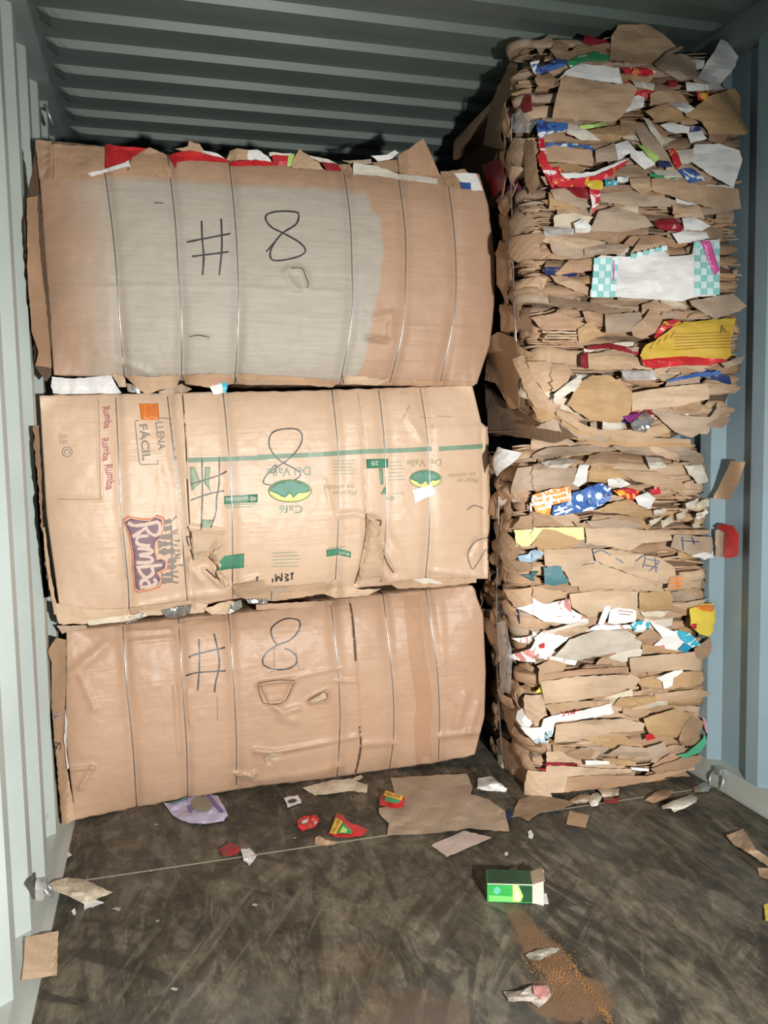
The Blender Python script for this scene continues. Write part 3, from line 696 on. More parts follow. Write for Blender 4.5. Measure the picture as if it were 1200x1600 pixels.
text('box_print', Sm, 'LLENA', 251, 681, 84, 44, 12, GREYI, mid_bale, offset=.018, label='LLENA FÁCIL in grey capitals')
text('box_print', Sm, 'FÁCIL', 228, 691, 84, 57, 16.5, GREYI, mid_bale, offset=.024)
ribbons('box_print', Sm, [ZC((700, 200), (655, 200), (655, 215)), ZC((700, 202), (722, 205)), ZC((560, 212), (545, 212), (541, 225), (560, 415), (572, 430), (640, 427), (655, 427), (653, 405))], 1.6, GREYI, mid_bale, curve=False, wob=0)
for i, ch in enumerate('GUAPI'): text('box_print', Sm, ch, *ZC((717+i*5, 228+i*42))[0], 84, 5, 4.5, GREYI, mid_bale)
text('box_print', Sm, '©', 105, 706, 86, 17, 17, GREYI, mid_bale, label='grey copyright-like circle mark')
text('box_print', Sm, '&8', 99, 686, 86, 15, 13, plain('faint_ink', (.34, .27, .21), .6), mid_bale)
o = decal('price_sticker', Sm, ZC((560, 128), (655, 128), (662, 210), (570, 208)), ORNG, mid_bale, .0014, 6, 'orange sticker with dark printed lines')
ribbons('sticker_text', Sm, [ZC((572, 140), (572, 205)), ZC((582, 140), (582, 205))]+[ZC((600+k*9, 140), (600+k*9, 202)) for k in range(7)], 1.1, plain('sticker_ink', (.45, .12, .03), .6), o, .0024, curve=False)
# Cafe Del Valle
ribbons('green_stripe', Sm, [ZC((795, 408), (1200, 395))+ZD((0, 383), (300, 370), (520, 355), (700, 350), (845, 343)), ZD((880, 343), (1090, 330))], 7.2, G_INK, mid_bale, .0011, curve=False, wob=.1, label='long green printed stripe')
def oval(cx, cy, rx, ry, rot=0):
    e = [(cx+rx*cos(a), cy+ry*sin(a)) for a in [2*pi*k/40 for k in range(40)]]
    decal('oval_logo', Sm, e, G_DK, mid_bale, .0011, 5)
    o = decal('oval_logo', Sm, [(cx+(x-cx)*.965, cy+(y-cy)*.93) for x, y in e], OL_Y, mid_bale, .0018, 5, 'oval badge of green mountains on yellow, upside down')
    up = [(cx+rx*.93*cos(a), cy+ry*.9*sin(a)) for a in [pi+pi*k/20 for k in range(21)]]
    mt = [(cx+rx*a, cy+ry*b) for a, b in ((.80, .12), (.55, .2), (.42, .15), (.15, .62), (.05, .3), (-.03, .25), (-.22, .58), (-.38, .5), (-.55, .28), (-.8, .1))]
    decal('mountain_print', Sm, up+mt, OL_G, mid_bale, .0025, 5)
oval(*ZD((163, 545))[0], 34, 18); oval(*ZD((815, 488))[0], 25.5, 14.5)
text('cafe_print', Sm, 'Café', *ZD((168, 633))[0], 181, 36, 12, G_INK, mid_bale, offset=.004, label='green Café lettering upside down')
text('cafe_print', Sm, 'Del Valle', *ZD((158, 452))[0], 178, 68, 13, G_INK, mid_bale, offset=.004, label='green Del Valle lettering upside down')
OLV = plain('olive_ink', (.32, .28, .13), .6)
text('cafe_print', Sm, 'Del Valle', *ZD((808, 410))[0], 178, 54, 11, OLV, mid_bale, offset=.004)
text('slogan_print', Sm, 'Placer en', *ZD((425, 555))[0], 179, 38, 8, OLV, mid_bale, shear=.3)
text('slogan_print', Sm, 'tus sentidos', *ZD((398, 528))[0], 179, 47, 8, OLV, mid_bale, shear=.3)
text('slogan_print', Sm, 'Placer en', *ZD((1020, 495))[0], 177, 34, 8, OLV, mid_bale, shear=.3)
text('slogan_print', Sm, 'tus sentidos', *ZD((990, 470))[0], 177, 43, 7, OLV, mid_bale, shear=.3)
o = decal('green_label_print', Sm, ZC((980, 585), (1145, 575), (1145, 615), (980, 625)), G_DK, mid_bale, .0011, 6, 'green bar reading 48 unidades upside down')
text('label_text', Sm, '48 unidades', *ZC((1064, 600))[0], 177, 48, 7.5, OFFW, o, .0022)
ribbons('small_print', Sm, [ZC((980, 632), (1140, 622)), ZC((990, 642), (1120, 636))], 1.2, G_INK, mid_bale, curve=False)
decal('green_label_print', Sm, ZC((940, 905), (965, 882), (1078, 867), (1078, 938), (1000, 945), (950, 955)), G_DK, mid_bale, .0011, 6)
o = decal('green_label_print', Sm, ZD((530, 392), (635, 390), (636, 433), (532, 437)), G_DK, mid_bale, .0011, 6)
text('label_text', Sm, '25', *ZD((572, 412))[0], 178, 10, 7, OFFW, o, .0022)
decal('green_arrow_print', Sm, ZD((592, 437), (610, 437), (613, 512), (598, 515)), G_INK, mid_bale, .0011, 5)
decal('green_arrow_print', Sm, ZD((598, 560), (630, 560), (620, 522)), G_INK, mid_bale, .0011, 5)
text('small_print', Sm, '48 H', *ZD((648, 580))[0], 178, 12, 8, G_INK, mid_bale)
ribbons('small_print', Sm, [ZD((370, 400+k*16), (480-8*(k % 3), 398+k*16)) for k in range(5)] + [ZD((640, 408+k*17), (700+8*(k % 3), 405+k*17)) for k in range(6)] + [ZD((660, 558), (712, 555))], .9, G_INK, mid_bale, curve=False)
ribbons('small_print', Sm, [ZD((75+8*(k % 2), 845+k*16), (200+6*(k % 3), 838+k*17)) for k in range(5)] + [ZD((345, 820), (430, 812))], 1.1, G_INK, mid_bale, curve=False)
o = decal('green_label_print', Sm, ZD((338, 828), (395, 820), (457, 838), (455, 866), (395, 852), (340, 862)), G_DK, mid_bale, .0011, 5)
text('label_text', Sm, '48 unid.', *ZD((425, 848))[0], 187, 17, 5, OFFW, o, .0022)
PG = plain('pale_green_ink', (.30, .37, .26), .6)
decal('faded_glyph_print', Sm, ZC((810, 440), (835, 440), (865, 520), (820, 560), (812, 520)), PG, mid_bale, .0011, 6)
decal('faded_glyph_print', Sm, ZC((885, 440), (912, 440), (905, 520), (915, 565), (880, 520)), PG, mid_bale, .0011, 6)
decal('faded_glyph_print', Sm, ZC((870, 700), (925, 700), (920, 738), (868, 742)), PG, mid_bale, .0011, 6)
piece('paper_label', fm_.S, ZD((752, 542), (800, 528), (845, 516), (862, 560), (800, 585), (765, 601)), plain('bright_white_label', (.86, .87, .86), .3), mid_bale, .004, .001, crumple=.001, thick=.0006, label='white rectangular sticker under the small oval')
ribbons('old_scar', Sm, [ZD((715, 190), (730, 150), (745, 130)), ZD((790, 190), (850, 195)), ZD((700, 210), (712, 175)), ZD((830, 235), (855, 228), (850, 245)), ZD((870, 185), (940, 190))], 1.6, K[0], mid_bale, wob=1)

# clear tape bands
def tape(f, parent, pts, w, label=None, mat=None):
    V, F = ribbon_vf(f.S, pts, w, .0035); o = mesh('packing_tape', V, F, mat or TAPE, parent)
    if label: o['label'] = label
tape(fm_, mid_bale, ZC((1040, 380), (1055, 620)), 26, 'glossy clear tape over the wire')
tape(fm_, mid_bale, ZD((285, 350), (300, 505)), 24, 'glossy clear tape beside the large oval')
tape(fb_, low_bale, ZF((730, 90), (755, 360), (790, 600), (780, 700), (790, 880)), 26, 'brownish glossy tape down the sheet', film('brown_tape', (.62, .36, .2), .3, .14, .1))
tape(fb_, low_bale, ZE((640, 320), (645, 420)), 10)

# ---- torn sheets, flaps and scraps that the wires hold against the bales
def mk(f): return lambda x, y, o: at_Y(x, y, min(f.depth(max(f.xl(y)+4, min(f.xr(y)-4, x)), max(f.yt(x)+2, min(f.yb(x)-2, y))), f.Y0(x)+.02)-o)
MT, MM, ML = mk(ft), mk(fm_), mk(fb_)
def P(name, M, pts, mat, par, **k): return piece(name, M, pts, mat, par, **k)
# top bale upper fringe
KD = dict(crumple=.006)
P('cardboard_flap', MT, ZA((165, 55), (240, 60), (245, 235), (185, 240)), K[3], top_bale, off=.014, bulge=.003, label='brown flap at the upper left corner')
P('cardboard_flap', MT, ZA((250, 75), (380, 85), (480, 105), (492, 190), (490, 240), (250, 238)), K[1], top_bale, off=.006, bulge=.004)
P('cardboard_edge', MT, ZA((235, 60), (400, 75), (485, 100), (480, 112), (390, 95), (240, 75)), K_DARK, top_bale, off=-.02, bulge=0)
P('printed_carton', MT, ZA((493, 74), (560, 85), (700, 95), (780, 130), (690, 130), (600, 155), (495, 192)), RED, top_bale, off=.010, bulge=.004, label='bright red printed carton strip')
P('torn_paper', MT, ZA((412, 212), (500, 190), (605, 152), (613, 182), (560, 188), (500, 208), (430, 226)), WHITE, top_bale, off=.013, bulge=.002, crumple=.003, label='white torn liner edge')
P('cardboard_flap', MT, ZA((620, 140), (700, 90), (770, 120), (800, 190), (810, 235), (600, 200), (612, 160)), K[1], top_bale, off=.012, bulge=.004)
P('printed_carton', MT, ZA((790, 130), (830, 115), (900, 105), (1060, 145), (1075, 165), (900, 150), (830, 160), (825, 190)), RED, top_bale, off=.010, bulge=.003)
P('cardboard_scrap', MT, ZA((820, 100), (880, 85), (885, 60), (935, 75), (960, 108), (1015, 118), (960, 125), (870, 110)), K[0], top_bale, off=-.01, bulge=.003)
P('torn_paper', MT, ZA((945, 105), (1020, 120), (1060, 145), (990, 135)), WHITE, top_bale, off=.0, bulge=.003)
P('cardboard_scrap', MT, ZA((1060, 150), (1080, 105), (1110, 95), (1165, 100), (1160, 150), (1100, 155)), K[0], top_bale, off=-.004, bulge=.003)
P('torn_paper', MT, ZA((1130, 110), (1200, 108), (1200, 150), (1160, 150), (1160, 125)), WHITE, top_bale, off=-.002, bulge=.002)
P('printed_carton', MT, ZA((1080, 160), (1200, 150), (1310, 160), (1300, 176), (1080, 178)), RED, top_bale, off=.010, bulge=.002)
P('torn_paper', MT, ZB((0, 100), (60, 95), (110, 125), (130, 160), (100, 165), (20, 140)), WHITE, top_bale, off=-.006, bulge=.003)
P('torn_paper', MT, ZB((115, 108), (220, 115), (225, 135), (120, 125)), OFFW, top_bale, off=.002, bulge=.002)
P('printed_carton', MT, ZB((130, 120), (215, 125), (205, 170), (135, 165)), RED, top_bale, off=.004, bulge=.002)
P('torn_paper', MT, ZB((200, 125), (230, 115), (215, 170), (195, 170)), LIME, top_bale, off=.006, bulge=.002, label='lime green printed strip')
P('cardboard_scrap', MT, ZB((215, 160), (250, 95), (300, 130), (340, 155), (360, 185), (215, 178)), K[0], top_bale, off=.010, bulge=.003)
P('torn_paper', MT, ZB((280, 120), (380, 140), (440, 175), (400, 180), (340, 150)), OFFW, top_bale, off=.0, bulge=.003)
P('printed_carton', MT, ZB((345, 150), (420, 160), (440, 190), (375, 190)), DRED, top_bale, off=.006, bulge=.003)
P('cardboard_flap', MT, ZB((420, 165), (475, 160), (490, 190), (485, 230), (450, 215)), K[3], top_bale, off=.004, bulge=.003)
P('torn_paper', MT, ZB((492, 153), (600, 172), (692, 205), (694, 230), (600, 212), (490, 208)), OFFW, top_bale, off=.010, bulge=.002, crumple=.002, label='cream strip along the top edge')
P('cardboard_scrap', MT, ZB((440, 145), (570, 140), (575, 160), (500, 165)), K[4], top_bale, off=-.02, bulge=.002)
P('torn_paper', MT, ZB((568, 125), (640, 120), (680, 95), (692, 110), (670, 138), (600, 150)), WHITE, top_bale, off=-.012, bulge=.003, crumple=.008)
P('cardboard_scrap', MT, ZB((570, 155), (690, 140), (700, 180), (690, 200), (600, 175)), K[3], top_bale, off=-.006, bulge=.003)
P('cardboard_flap', MT, ZB((690, 125), (805, 46), (845, 130), (880, 215), (868, 232), (760, 212), (695, 200)), K[1], top_bale, off=.006, bulge=.003, crumple=.002, label='pointed brown flap sticking up')
P('torn_paper', MT, ZB((695, 205), (780, 212), (868, 228), (866, 253), (770, 238), (697, 230)), OFFW, top_bale, off=.014, bulge=.002, crumple=.002)
P('cardboard_scrap', MT, ZB((880, 195), (990, 185), (1005, 200), (970, 240), (985, 275), (900, 260)), K[3], top_bale, off=.004, bulge=.003)
P('printed_carton', MT, ZB((940, 200), (1040, 202), (1070, 280), (1015, 278), (970, 240)), WHITE, top_bale, off=.008, bulge=.003, label='white carton corner with blue print')
P('printed_carton', MT, ZB((970, 242), (1015, 245), (1015, 272), (975, 272)), BLUE, top_bale, off=.016, bulge=.001)
# top bale lower fringe
P('torn_paper', MT, ZA((245, 1165), (330, 1175), (520, 1160), (555, 1220), (570, 1242), (450, 1255), (250, 1252), (240, 1210)), WHITE, top_bale, off=.0, bulge=.008, crumple=.007, label='white crumpled paper under the left corner')
P('cardboard_flap', MT, ZA((580, 1158), (700, 1165), (845, 1158), (830, 1210), (740, 1230), (690, 1252), (640, 1215)), K[0], top_bale, off=.012, bulge=.004, label='folded triangle under the second wire')
P('cardboard_scrap', MT, ZA((525, 1155), (580, 1160), (595, 1215), (560, 1215)), K[2], top_bale, off=.01, bulge=.003)
P('plastic_scrap', MT, ZA((590, 1195), (650, 1215), (660, 1245), (600, 1235)), FOIL, top_bale, off=.0, bulge=.004, crumple=.01)
P('cardboard_scrap', MT, ZA((740, 1235), (850, 1200), (900, 1225), (860, 1250), (760, 1250)), K[4], top_bale, off=.0, bulge=.003)
P('cardboard_flap', MT, ZA((855, 1160), (1000, 1150), (1090, 1160), (1095, 1200), (980, 1215), (870, 1200)), K[1], top_bale, off=.012, bulge=.004)
P('plastic_scrap', MT, ZA((980, 1200), (1040, 1190), (1060, 1240), (1000, 1250)), WHITE, top_bale, off=.012, bulge=.005, crumple=.01)
P('plastic_scrap', MT, ZA((1040, 1195), (1070, 1195), (1060, 1240), (1045, 1242)), CYAN, top_bale, off=.02, bulge=.002)
P('cardboard_flap', MT, ZA((1100, 1150), (1200, 1155), (1200, 1190), (1110, 1195)), K[0], top_bale, off=.010, bulge=.004)
P('cardboard_flap', MT, ZB((0, 1100), (200, 1108), (430, 1130), (400, 1160), (200, 1140), (0, 1125)), K[1], top_bale, off=.012, bulge=.006)
P('cardboard_flap', MT, ZB((445, 1100), (520, 1108), (655, 1125), (600, 1150), (450, 1140)), K[2], top_bale, off=.010, bulge=.006)
P('cardboard_flap', MT, ZB((660, 1120), (880, 1128), (1040, 1135), (1030, 1150), (700, 1145)), K[1], top_bale, off=.008, bulge=.005)
P('cardboard_tear', MT, ZB((556, 938), (600, 930), (650, 945), (640, 955), (580, 952)), K[3], top_bale, off=.004, bulge=.004, label='dark torn slit')
# middle bale lower fringe
P('cardboard_flap', MM, ZC((130, 1110), (300, 1140), (510, 1140), (515, 1175), (300, 1215), (165, 1215)), K[2], mid_bale, off=.008, bulge=.006)
P('cardboard_flap', MM, ZC((300, 1200), (470, 1175), (590, 1160), (600, 1175), (480, 1205), (310, 1222)), CREAM, mid_bale, off=.012, bulge=.004, label='pale torn liner strip')
P('plastic_scrap', MM, ZC((480, 1190), (560, 1160), (590, 1160), (580, 1185), (500, 1215)), FOIL, mid_bale, off=.014, bulge=.005, crumple=.01, label='silver foil scrap')
P('cardboard_flap', MM, ZC((520, 1135), (800, 1100), (900, 1120), (880, 1160), (700, 1170), (600, 1175)), K[2], mid_bale, off=.006, bulge=.006)
P('plastic_scrap', MM, ZC((670, 1150), (750, 1130), (820, 1118), (810, 1160), (740, 1190), (690, 1180)), FOIL, mid_bale, off=.016, bulge=.006, crumple=.012, label='shiny silver wrapper under the second wire')
P('cardboard_scrap', MM, ZC((880, 1140), (1000, 1100), (1060, 1110), (1010, 1165), (920, 1170)), K[2], mid_bale, off=.012, bulge=.006, crumple=.01)
P('plastic_scrap', MM, ZC((1010, 1120), (1060, 1095), (1070, 1130), (1010, 1165)), FOIL, mid_bale, off=.014, bulge=.005, crumple=.012)
P('cardboard_flap', MM, ZC((1020, 1020), (1180, 1000), (1195, 1085), (1090, 1095), (1030, 1075)), K[0], mid_bale, off=.010, bulge=.005)
P('plastic_scrap', MM, ZC((1090, 1095), (1195, 1090), (1195, 1120), (1100, 1115)), FOIL, mid_bale, off=.010, bulge=.005, crumple=.01)
P('cardboard_flap', MM, ZD((0, 1000), (120, 1005), (330, 985), (370, 1000), (330, 1040), (100, 1075), (0, 1070)), K[0], mid_bale, off=.008, bulge=.006)
P('cardboard_scrap', MM, ZD((50, 1010), (150, 1005), (140, 1025), (100, 1030), (95, 1075), (75, 1070), (80, 1030)), K[4], mid_bale, off=.022, bulge=.004)
P('cardboard_flap', MM, ZD((375, 965), (420, 990), (500, 1020), (600, 1015), (540, 1050), (380, 1060), (330, 1040)), K[2], mid_bale, off=.010, bulge=.008, crumple=.01)
P('cardboard_flap', MM, ZD((530, 680), (580, 685), (612, 780), (615, 960), (490, 980), (500, 900), (525, 780)), K[7], mid_bale, off=.004, bulge=.010, label='pale tongue of board pushed out between two wires')
P('cardboard_flap', MM, ZD((640, 985), (790, 965), (1060, 960), (1060, 985), (850, 1010), (680, 1015)), K[0], mid_bale, off=.006, bulge=.006)
P('torn_paper', MM, ZD((750, 968), (830, 962), (900, 990), (800, 990)), OFFW, mid_bale, off=.016, bulge=.003)
P('cardboard_flap', MM, ZC((820, 760), (900, 745), (990, 760), (965, 820), (905, 880), (830, 905)), K[7], mid_bale, off=.004, bulge=.008, crumple=.006, label='pale peeled layer beside the sheet edge')
P('cardboard_flap', MM, ZC((915, 870), (975, 820), (1000, 850), (965, 900), (935, 930)), K[2], mid_bale, off=.006, bulge=.008)
P('cardboard_flap', MM, ZC((940, 960), (1010, 990), (1005, 1035), (965, 1020)), K[2], mid_bale, off=.008, bulge=.006)
# right edge sheet of middle bale
P('cardboard_flap', MM, ZD((1078, 245), (1115, 235), (1122, 500), (1125, 750), (1105, 960), (1090, 955), (1095, 500)), K[0], mid_bale, off=-.012, bulge=.0, crumple=.003, label='second sheet showing at the right edge')
# bottom bale fringe
P('cardboard_scrap', ML, ZE((150, 150), (300, 150), (305, 175), (205, 180), (180, 190)), K[4], low_bale, off=-.006, bulge=.003)
P('cardboard_flap', ML, ZE((750, 140), (1000, 95), (1000, 125), (760, 160)), K[1], low_bale, off=.004, bulge=.004)
P('cardboard_flap', ML, ZF((0, 135), (250, 120), (420, 115), (430, 135), (0, 160)), K[0], low_bale, off=.003, bulge=.003)
P('cardboard_flap', ML, ZF((985, 60), (1020, 50), (1060, 165), (1020, 175)), K[1], low_bale, off=-.02, bulge=0)
P('cardboard_tear', ML, ZE((1035, 885), (1060, 880), (1112, 898), (1108, 918), (1045, 905)), K[7], low_bale, off=.008, bulge=.006)
P('cardboard_tear', ML, ZF((40, 850), (85, 825), (130, 830), (95, 865), (50, 880)), K[2], low_bale, off=.006, bulge=.006)
P('cardboard_tear', ML, ZF((255, 582), (310, 548), (335, 570), (300, 585), (262, 592)), K[7], low_bale, off=.004, bulge=.006)
# dark ends of other layers at the left ends (against the wall)
def MY(Y): return lambda x, y, o: at_Y(x, y, Y-o)
def MLE(Ya, xa, Yb, xb):     # recedes towards the wall
    return lambda x, y, o: at_Y(x, y, Ya+(Yb-Ya)*max(0, min(1, (x-xa)/(xb-xa)))-o)
P('end_flap', MLE(2.72, 38, 2.90, 80), ZA((128, 325), (175, 320), (185, 560), (230, 960), (242, 1125), (165, 1115), (180, 1050), (150, 960), (130, 700), (125, 380)), K[1], top_bale, off=0, bulge=.01, crumple=.008, label='brown sheet bowed out at the left end')
P('end_flap', MLE(2.74, 34, 2.95, 80), ZA((165, 110), (180, 240), (190, 330), (215, 620), (240, 900), (240, 1160), (215, 1190), (150, 1100), (110, 800), (108, 440), (125, 330), (150, 200)), K_DARK, top_bale, off=0, bulge=.01, crumple=.012)
P('end_flap', MLE(2.70, 48, 2.87, 75), ZC((25, 240), (65, 235), (75, 430), (85, 690), (110, 900), (130, 1080), (50, 1090), (42, 900), (30, 600), (42, 570), (30, 500)), K[3], mid_bale, off=0, bulge=.01, crumple=.01, label='layered brown sheets at the left end')
P('end_flap', MLE(2.80, 62, 2.88, 90), ZC((80, 735), (95, 740), (130, 1000), (160, 1170), (140, 1170), (105, 950)), K[2], mid_bale, off=0, bulge=.004, crumple=.004)
P('end_flap', MLE(2.72, 44, 2.90, 62), ZC((15, 570), (45, 560), (60, 1000), (50, 1090), (35, 1080), (20, 700)), K[6], mid_bale, off=0, bulge=.006, crumple=.006)
P('end_flap', MLE(2.76, 70, 2.93, 105), ZE((108, 275), (150, 210), (200, 220), (198, 420), (192, 650), (205, 860), (250, 1105), (160, 1145), (125, 900), (100, 600), (125, 500), (128, 330)), K[0], low_bale, off=0, bulge=.012, crumple=.01, label='outer sheet bowed out at the left end with black print')
P('end_flap', MLE(2.80, 80, 2.93, 108), ZE((195, 560), (205, 640), (200, 760), (215, 850), (205, 860), (190, 720)), WHITE, low_bale, off=.02, bulge=0)
text('box_print', lambda x, y, o: at_Y(x, y, 2.80-o), 'B', *ZE((150, 600))[0], 95, 13, 15, GREYI, low_bale)
text('box_print', lambda x, y, o: at_Y(x, y, 2.80-o), 'S', *ZE((155, 745))[0], 95, 14, 12, BLACK, low_bale)

# ================================================================== right stack: two tall bales, sheet ends to the door
class Stack:
    def __init__(s, top, bot, left, right, Y0, seed, lean=.1):
        s.lean = lean
        s.yt, s.yb, s.xl, s.xr, s.Y0 = lerp(top), lerp(bot), lerp(left), lerp(right), lerp(Y0); s.seed = seed
    def M(s, x, y, o):
        xl = s.xl(y)
        if x >= xl+16: 
            u = (x-xl)/(s.xr(y)-xl)
            yy = s.Y0(x) + .05*smooth(.86, 1.05, u) + .05*smooth(.05, 0, (y-s.yt(x))/(s.yb(x)-s.yt(x))) + .02*FB(x*.01, y*.02, s.seed)
            return at_Y(x, y, yy-o)
        # round the corner and run back along the side
        c = at_Y(xl+16, y, s.Y0(xl+16)); d = (xl+16-x)/430.; r = .045
        a = min(d/r, pi/2); b = max(0, d-r*pi/2)
        p = Vector((c.x-r*sin(a), c.y+r*(1-cos(a))+b, c.z)); p.x += .02*FB(b*6, c.z*8, s.seed)*min(1, d*8)+s.lean*b
        return p + Vector((-sin(a), -cos(a), 0))*o
    def MS(s, x, y, o):
        """pixel frame of the left side face as the photograph shows it"""
        c = at_Y(s.xl(y)+16, y, s.Y0(s.xl(y)+16)); return at_X(x, y, max(c.x-.045, 1.56)+.02-o)
TB = Stack(top=[(815, 110), (850, 75), (950, 70), (1060, 85), (1120, 120), (1170, 190)], bot=[(800, 640), (850, 668), (950, 686), (1050, 684), (1110, 655), (1165, 600)],
    left=[(60, 815), (300, 826), (520, 830), (600, 842), (690, 860)], right=[(60, 1130), (200, 1162), (300, 1146), (450, 1160), (600, 1164), (690, 1130)], Y0=[(815, 2.62), (1165, 2.47)], seed=31, lean=.30)
LB = Stack(top=[(790, 712), (900, 700), (1110, 705)], bot=[(800, 1236), (850, 1240), (960, 1236), (1090, 1212)],
    left=[(700, 812), (900, 812), (1000, 815), (1100, 830), (1240, 838)], right=[(700, 1108), (850, 1118), (1080, 1116), (1150, 1100), (1220, 1088)], Y0=[(815, 2.735), (1110, 2.655)], seed=47)

def stack_core(S, parent, inset=.035):
    V = []; F = []; nu, nv = 60, 70
    for j in range(nv+1):
        for i in range(nu+1):
            v = j/nv; u = i/nu
            y = S.yt(960)+(S.yb(960)-S.yt(960))*v
            xa = S.xl(y)-150; x = xa+(S.xr(y)-xa)*u
            for _ in range(3):
                xx = max(x, S.xl(y)); y = S.yt(xx)+(S.yb(xx)-S.yt(xx))*v
            q = S.M(x, y, -inset+.01*N(i*.4, j*1.7, S.seed)); q.x = min(q.x, W-.01); q.z = max(q.z, .002)
            if j == nv and S is LB: q.z = .002
            V.append(q)
    for j in range(nv):
        for i in range(nu): F.append((j*(nu+1)+i, (j+1)*(nu+1)+i, (j+1)*(nu+1)+i+1, j*(nu+1)+i+1))
    # close the body towards the back
    ring = [i for i in range(nu+1)] + [j*(nu+1)+nu for j in range(1, nv+1)] + [nv*(nu+1)+i for i in range(nu-1, -1, -1)] + [j*(nu+1) for j in range(nv-1, 0, -1)]
    yb = 3.5; m = len(ring); cur = []
    for i in ring:
        p = V[i]; V.append(Vector((p.x if p.x > 1.7 else max(p.x, 1.66), yb, p.z))); cur.append(len(V)-1)
    for i in range(m): F.append((ring[i], ring[(i+1) % m], cur[(i+1) % m], cur[i]))
    F.append(tuple(reversed(cur)))
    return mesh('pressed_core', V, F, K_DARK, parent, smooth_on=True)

def fold_vf(M, x0, x1, yc, h, prot, sd, back=.07, lean=0., nx=None):
    """a board folded over, its rounded fold to the front: runs along x"""
    nx = nx or max(6, int((x1-x0)/6)); sk = ((sd*7.3) % 1-.5)
    prof = [(-.5, -back), (-.5, -.014+.012*sk), (-.46, -.002+.008*sk), (-.1, .003*(1-2*sk)), (.3, .002-.010*sk), (.5, -.004-.010*sk), (.47, -.02), (.40, -back)]
    V = []; F = []; m = len(prof)
    for i in range(nx+1):
        t = i/nx; x = x0+(x1-x0)*t; end = smooth(0, .12, t)*smooth(1, .88, t)
        hh = h*(.55+.45*end)*(1+.35*N(x*.02, sd, 1)); c = yc+lean*(t-.5)+7*N(x*.012, sd, 4)+2.4*N(x*.07, sd, 9)
        pr = prot*(.4+.6*end)+.010*FB(x*.02, sd, 6)
        for k, (a, o) in enumerate(prof):
            wob = .0035*FB(x*.05, a*3+sd, 8)+.006*(abs(N(x*.11, a*2.5+sd, 2))-.2)
            xx = x + (2.2*N(a*5, sd, i if i in (0, nx) else 0) if i in (0, nx) else 0)
            V.append(M(xx, c+a*hh, pr+o+wob))
    for i in range(nx):
        for k in range(m-1): F.append((i*m+k, i*m+k+1, (i+1)*m+k+1, (i+1)*m+k))
    return V, F
def edge_vf(M, x0, x1, yc, th, prot, sd, back=.09, lean=0., sag=0.):
    """a thin sheet seen edge-on"""
    nx = max(6, int((x1-x0)/8)); V = []; F = []; prof = [(-.5, -back), (-.5, 0), (.5, 0), (.5, -back)]; m = 4
    for i in range(nx+1):
        t = i/nx; x = x0+(x1-x0)*t
        c = yc+lean*(t-.5)+sag*sin(pi*t)+4*N(x*.014, sd, 4)+1.0*N(x*.08, sd, 9); pr = prot+.012*FB(x*.03, sd, 6)
        for a, o in prof: V.append(M(x, c+a*th, pr+o))
    for i in range(nx):
        for k in range(m-1): F.append((i*m+k, i*m+k+1, (i+1)*m+k+1, (i+1)*m+k))
    F.append((0, 1, 2, 3)); F.append(tuple(nx*m+k for k in (3, 2, 1, 0)))
    return V, F

def strata(S, parent, seed, tones, bend, fold=.5, flaps=60, spots=.1, inks=None):
    inks = inks or (WHITE, OFFW, WW, DRED, WB, NAVY, WR, CREAM, OFFW)
    R = random.Random(seed); items = []
    def mid(y, x): return y
    y = S.yt(960)-4
    while y < S.yb(960)-3:
        v = (y-S.yt(960))/(S.yb(960)-S.yt(960))
        kind = R.random(); row = R.uniform(8, 17)
        x = S.xl(y)-R.uniform(10, 60)
        while x < S.xr(y)-12:
            L = R.uniform(50, 190); x1 = min(x+L, S.xr(y)+R.uniform(-6, 8))
            if x1-x < 18: break
            xm = max(S.xl(y), (x+x1)/2); yc = S.yt(xm)+(S.yb(xm)-S.yt(xm))*v + bend(xm, v)
            lean = R.uniform(-7, 7)+(bend(x1, v)-bend(max(x, S.xl(y)), v))
            if R.random() < fold:
                h = R.choice((R.uniform(9, 17), R.uniform(14, 30))); V, F = fold_vf(S.M, x, x1, yc, h, R.uniform(-.02, .024), R.uniform(0, 999), lean=lean)
                items.append(((x1-x)*h, V, F, R.choice(tones), 'folded_sheet'))
            else:
                for k in range(R.randint(2, 4)):
                    th = R.uniform(1.6, 2.8); V, F = edge_vf(S.M, x+R.uniform(-8, 8), x1+R.uniform(-12, 6), yc-6+k*4.2+R.uniform(-1, 1), th, R.uniform(-.03, .02), R.uniform(0, 999), lean=lean+R.uniform(-5, 5), sag=R.uniform(-4, 4))
                    items.append(((x1-x)*th, V, F, R.choice(tones), 'sheet_edge'))
            x = x1-R.uniform(0, 14)
        y += row
    for i in range(flaps):
        v = R.random(); cx = R.uniform(S.xl(y)+10, S.xr(y)-25); cy = S.yt(cx)+(S.yb(cx)-S.yt(cx))*v; w = R.uniform(14, 55); h = R.uniform(5, 13); t = R.uniform(-.3, .3)+(bend(cx+5, v)-bend(cx-5, v))/10
        pts = [(cx+a*w*R.uniform(.8, 1.2)-b*h*R.uniform(-.6, .6), cy+b*h*R.uniform(.6, 1.3)+a*w*t) for a, b in ((-1, -1), (.1, -1.1), (1, -.9), (.95, 1), (0, 1.1), (-1, .9))]
        st = random.getstate(); random.seed(i+seed*100)
        V, F = piece('x', S.M, pts, None, off=R.uniform(.012, .04), bulge=R.uniform(.0, .014), tilt=(R.uniform(-.015, .015), R.uniform(-.02, .02)), crumple=.008, thick=.003, step=6, raw=True)
        random.setstate(st)
        m = R.choice(tones) if R.random() > spots else R.choice(inks)
        items.append((w*h*2, V, F, m, 'torn_flap'))
    return items
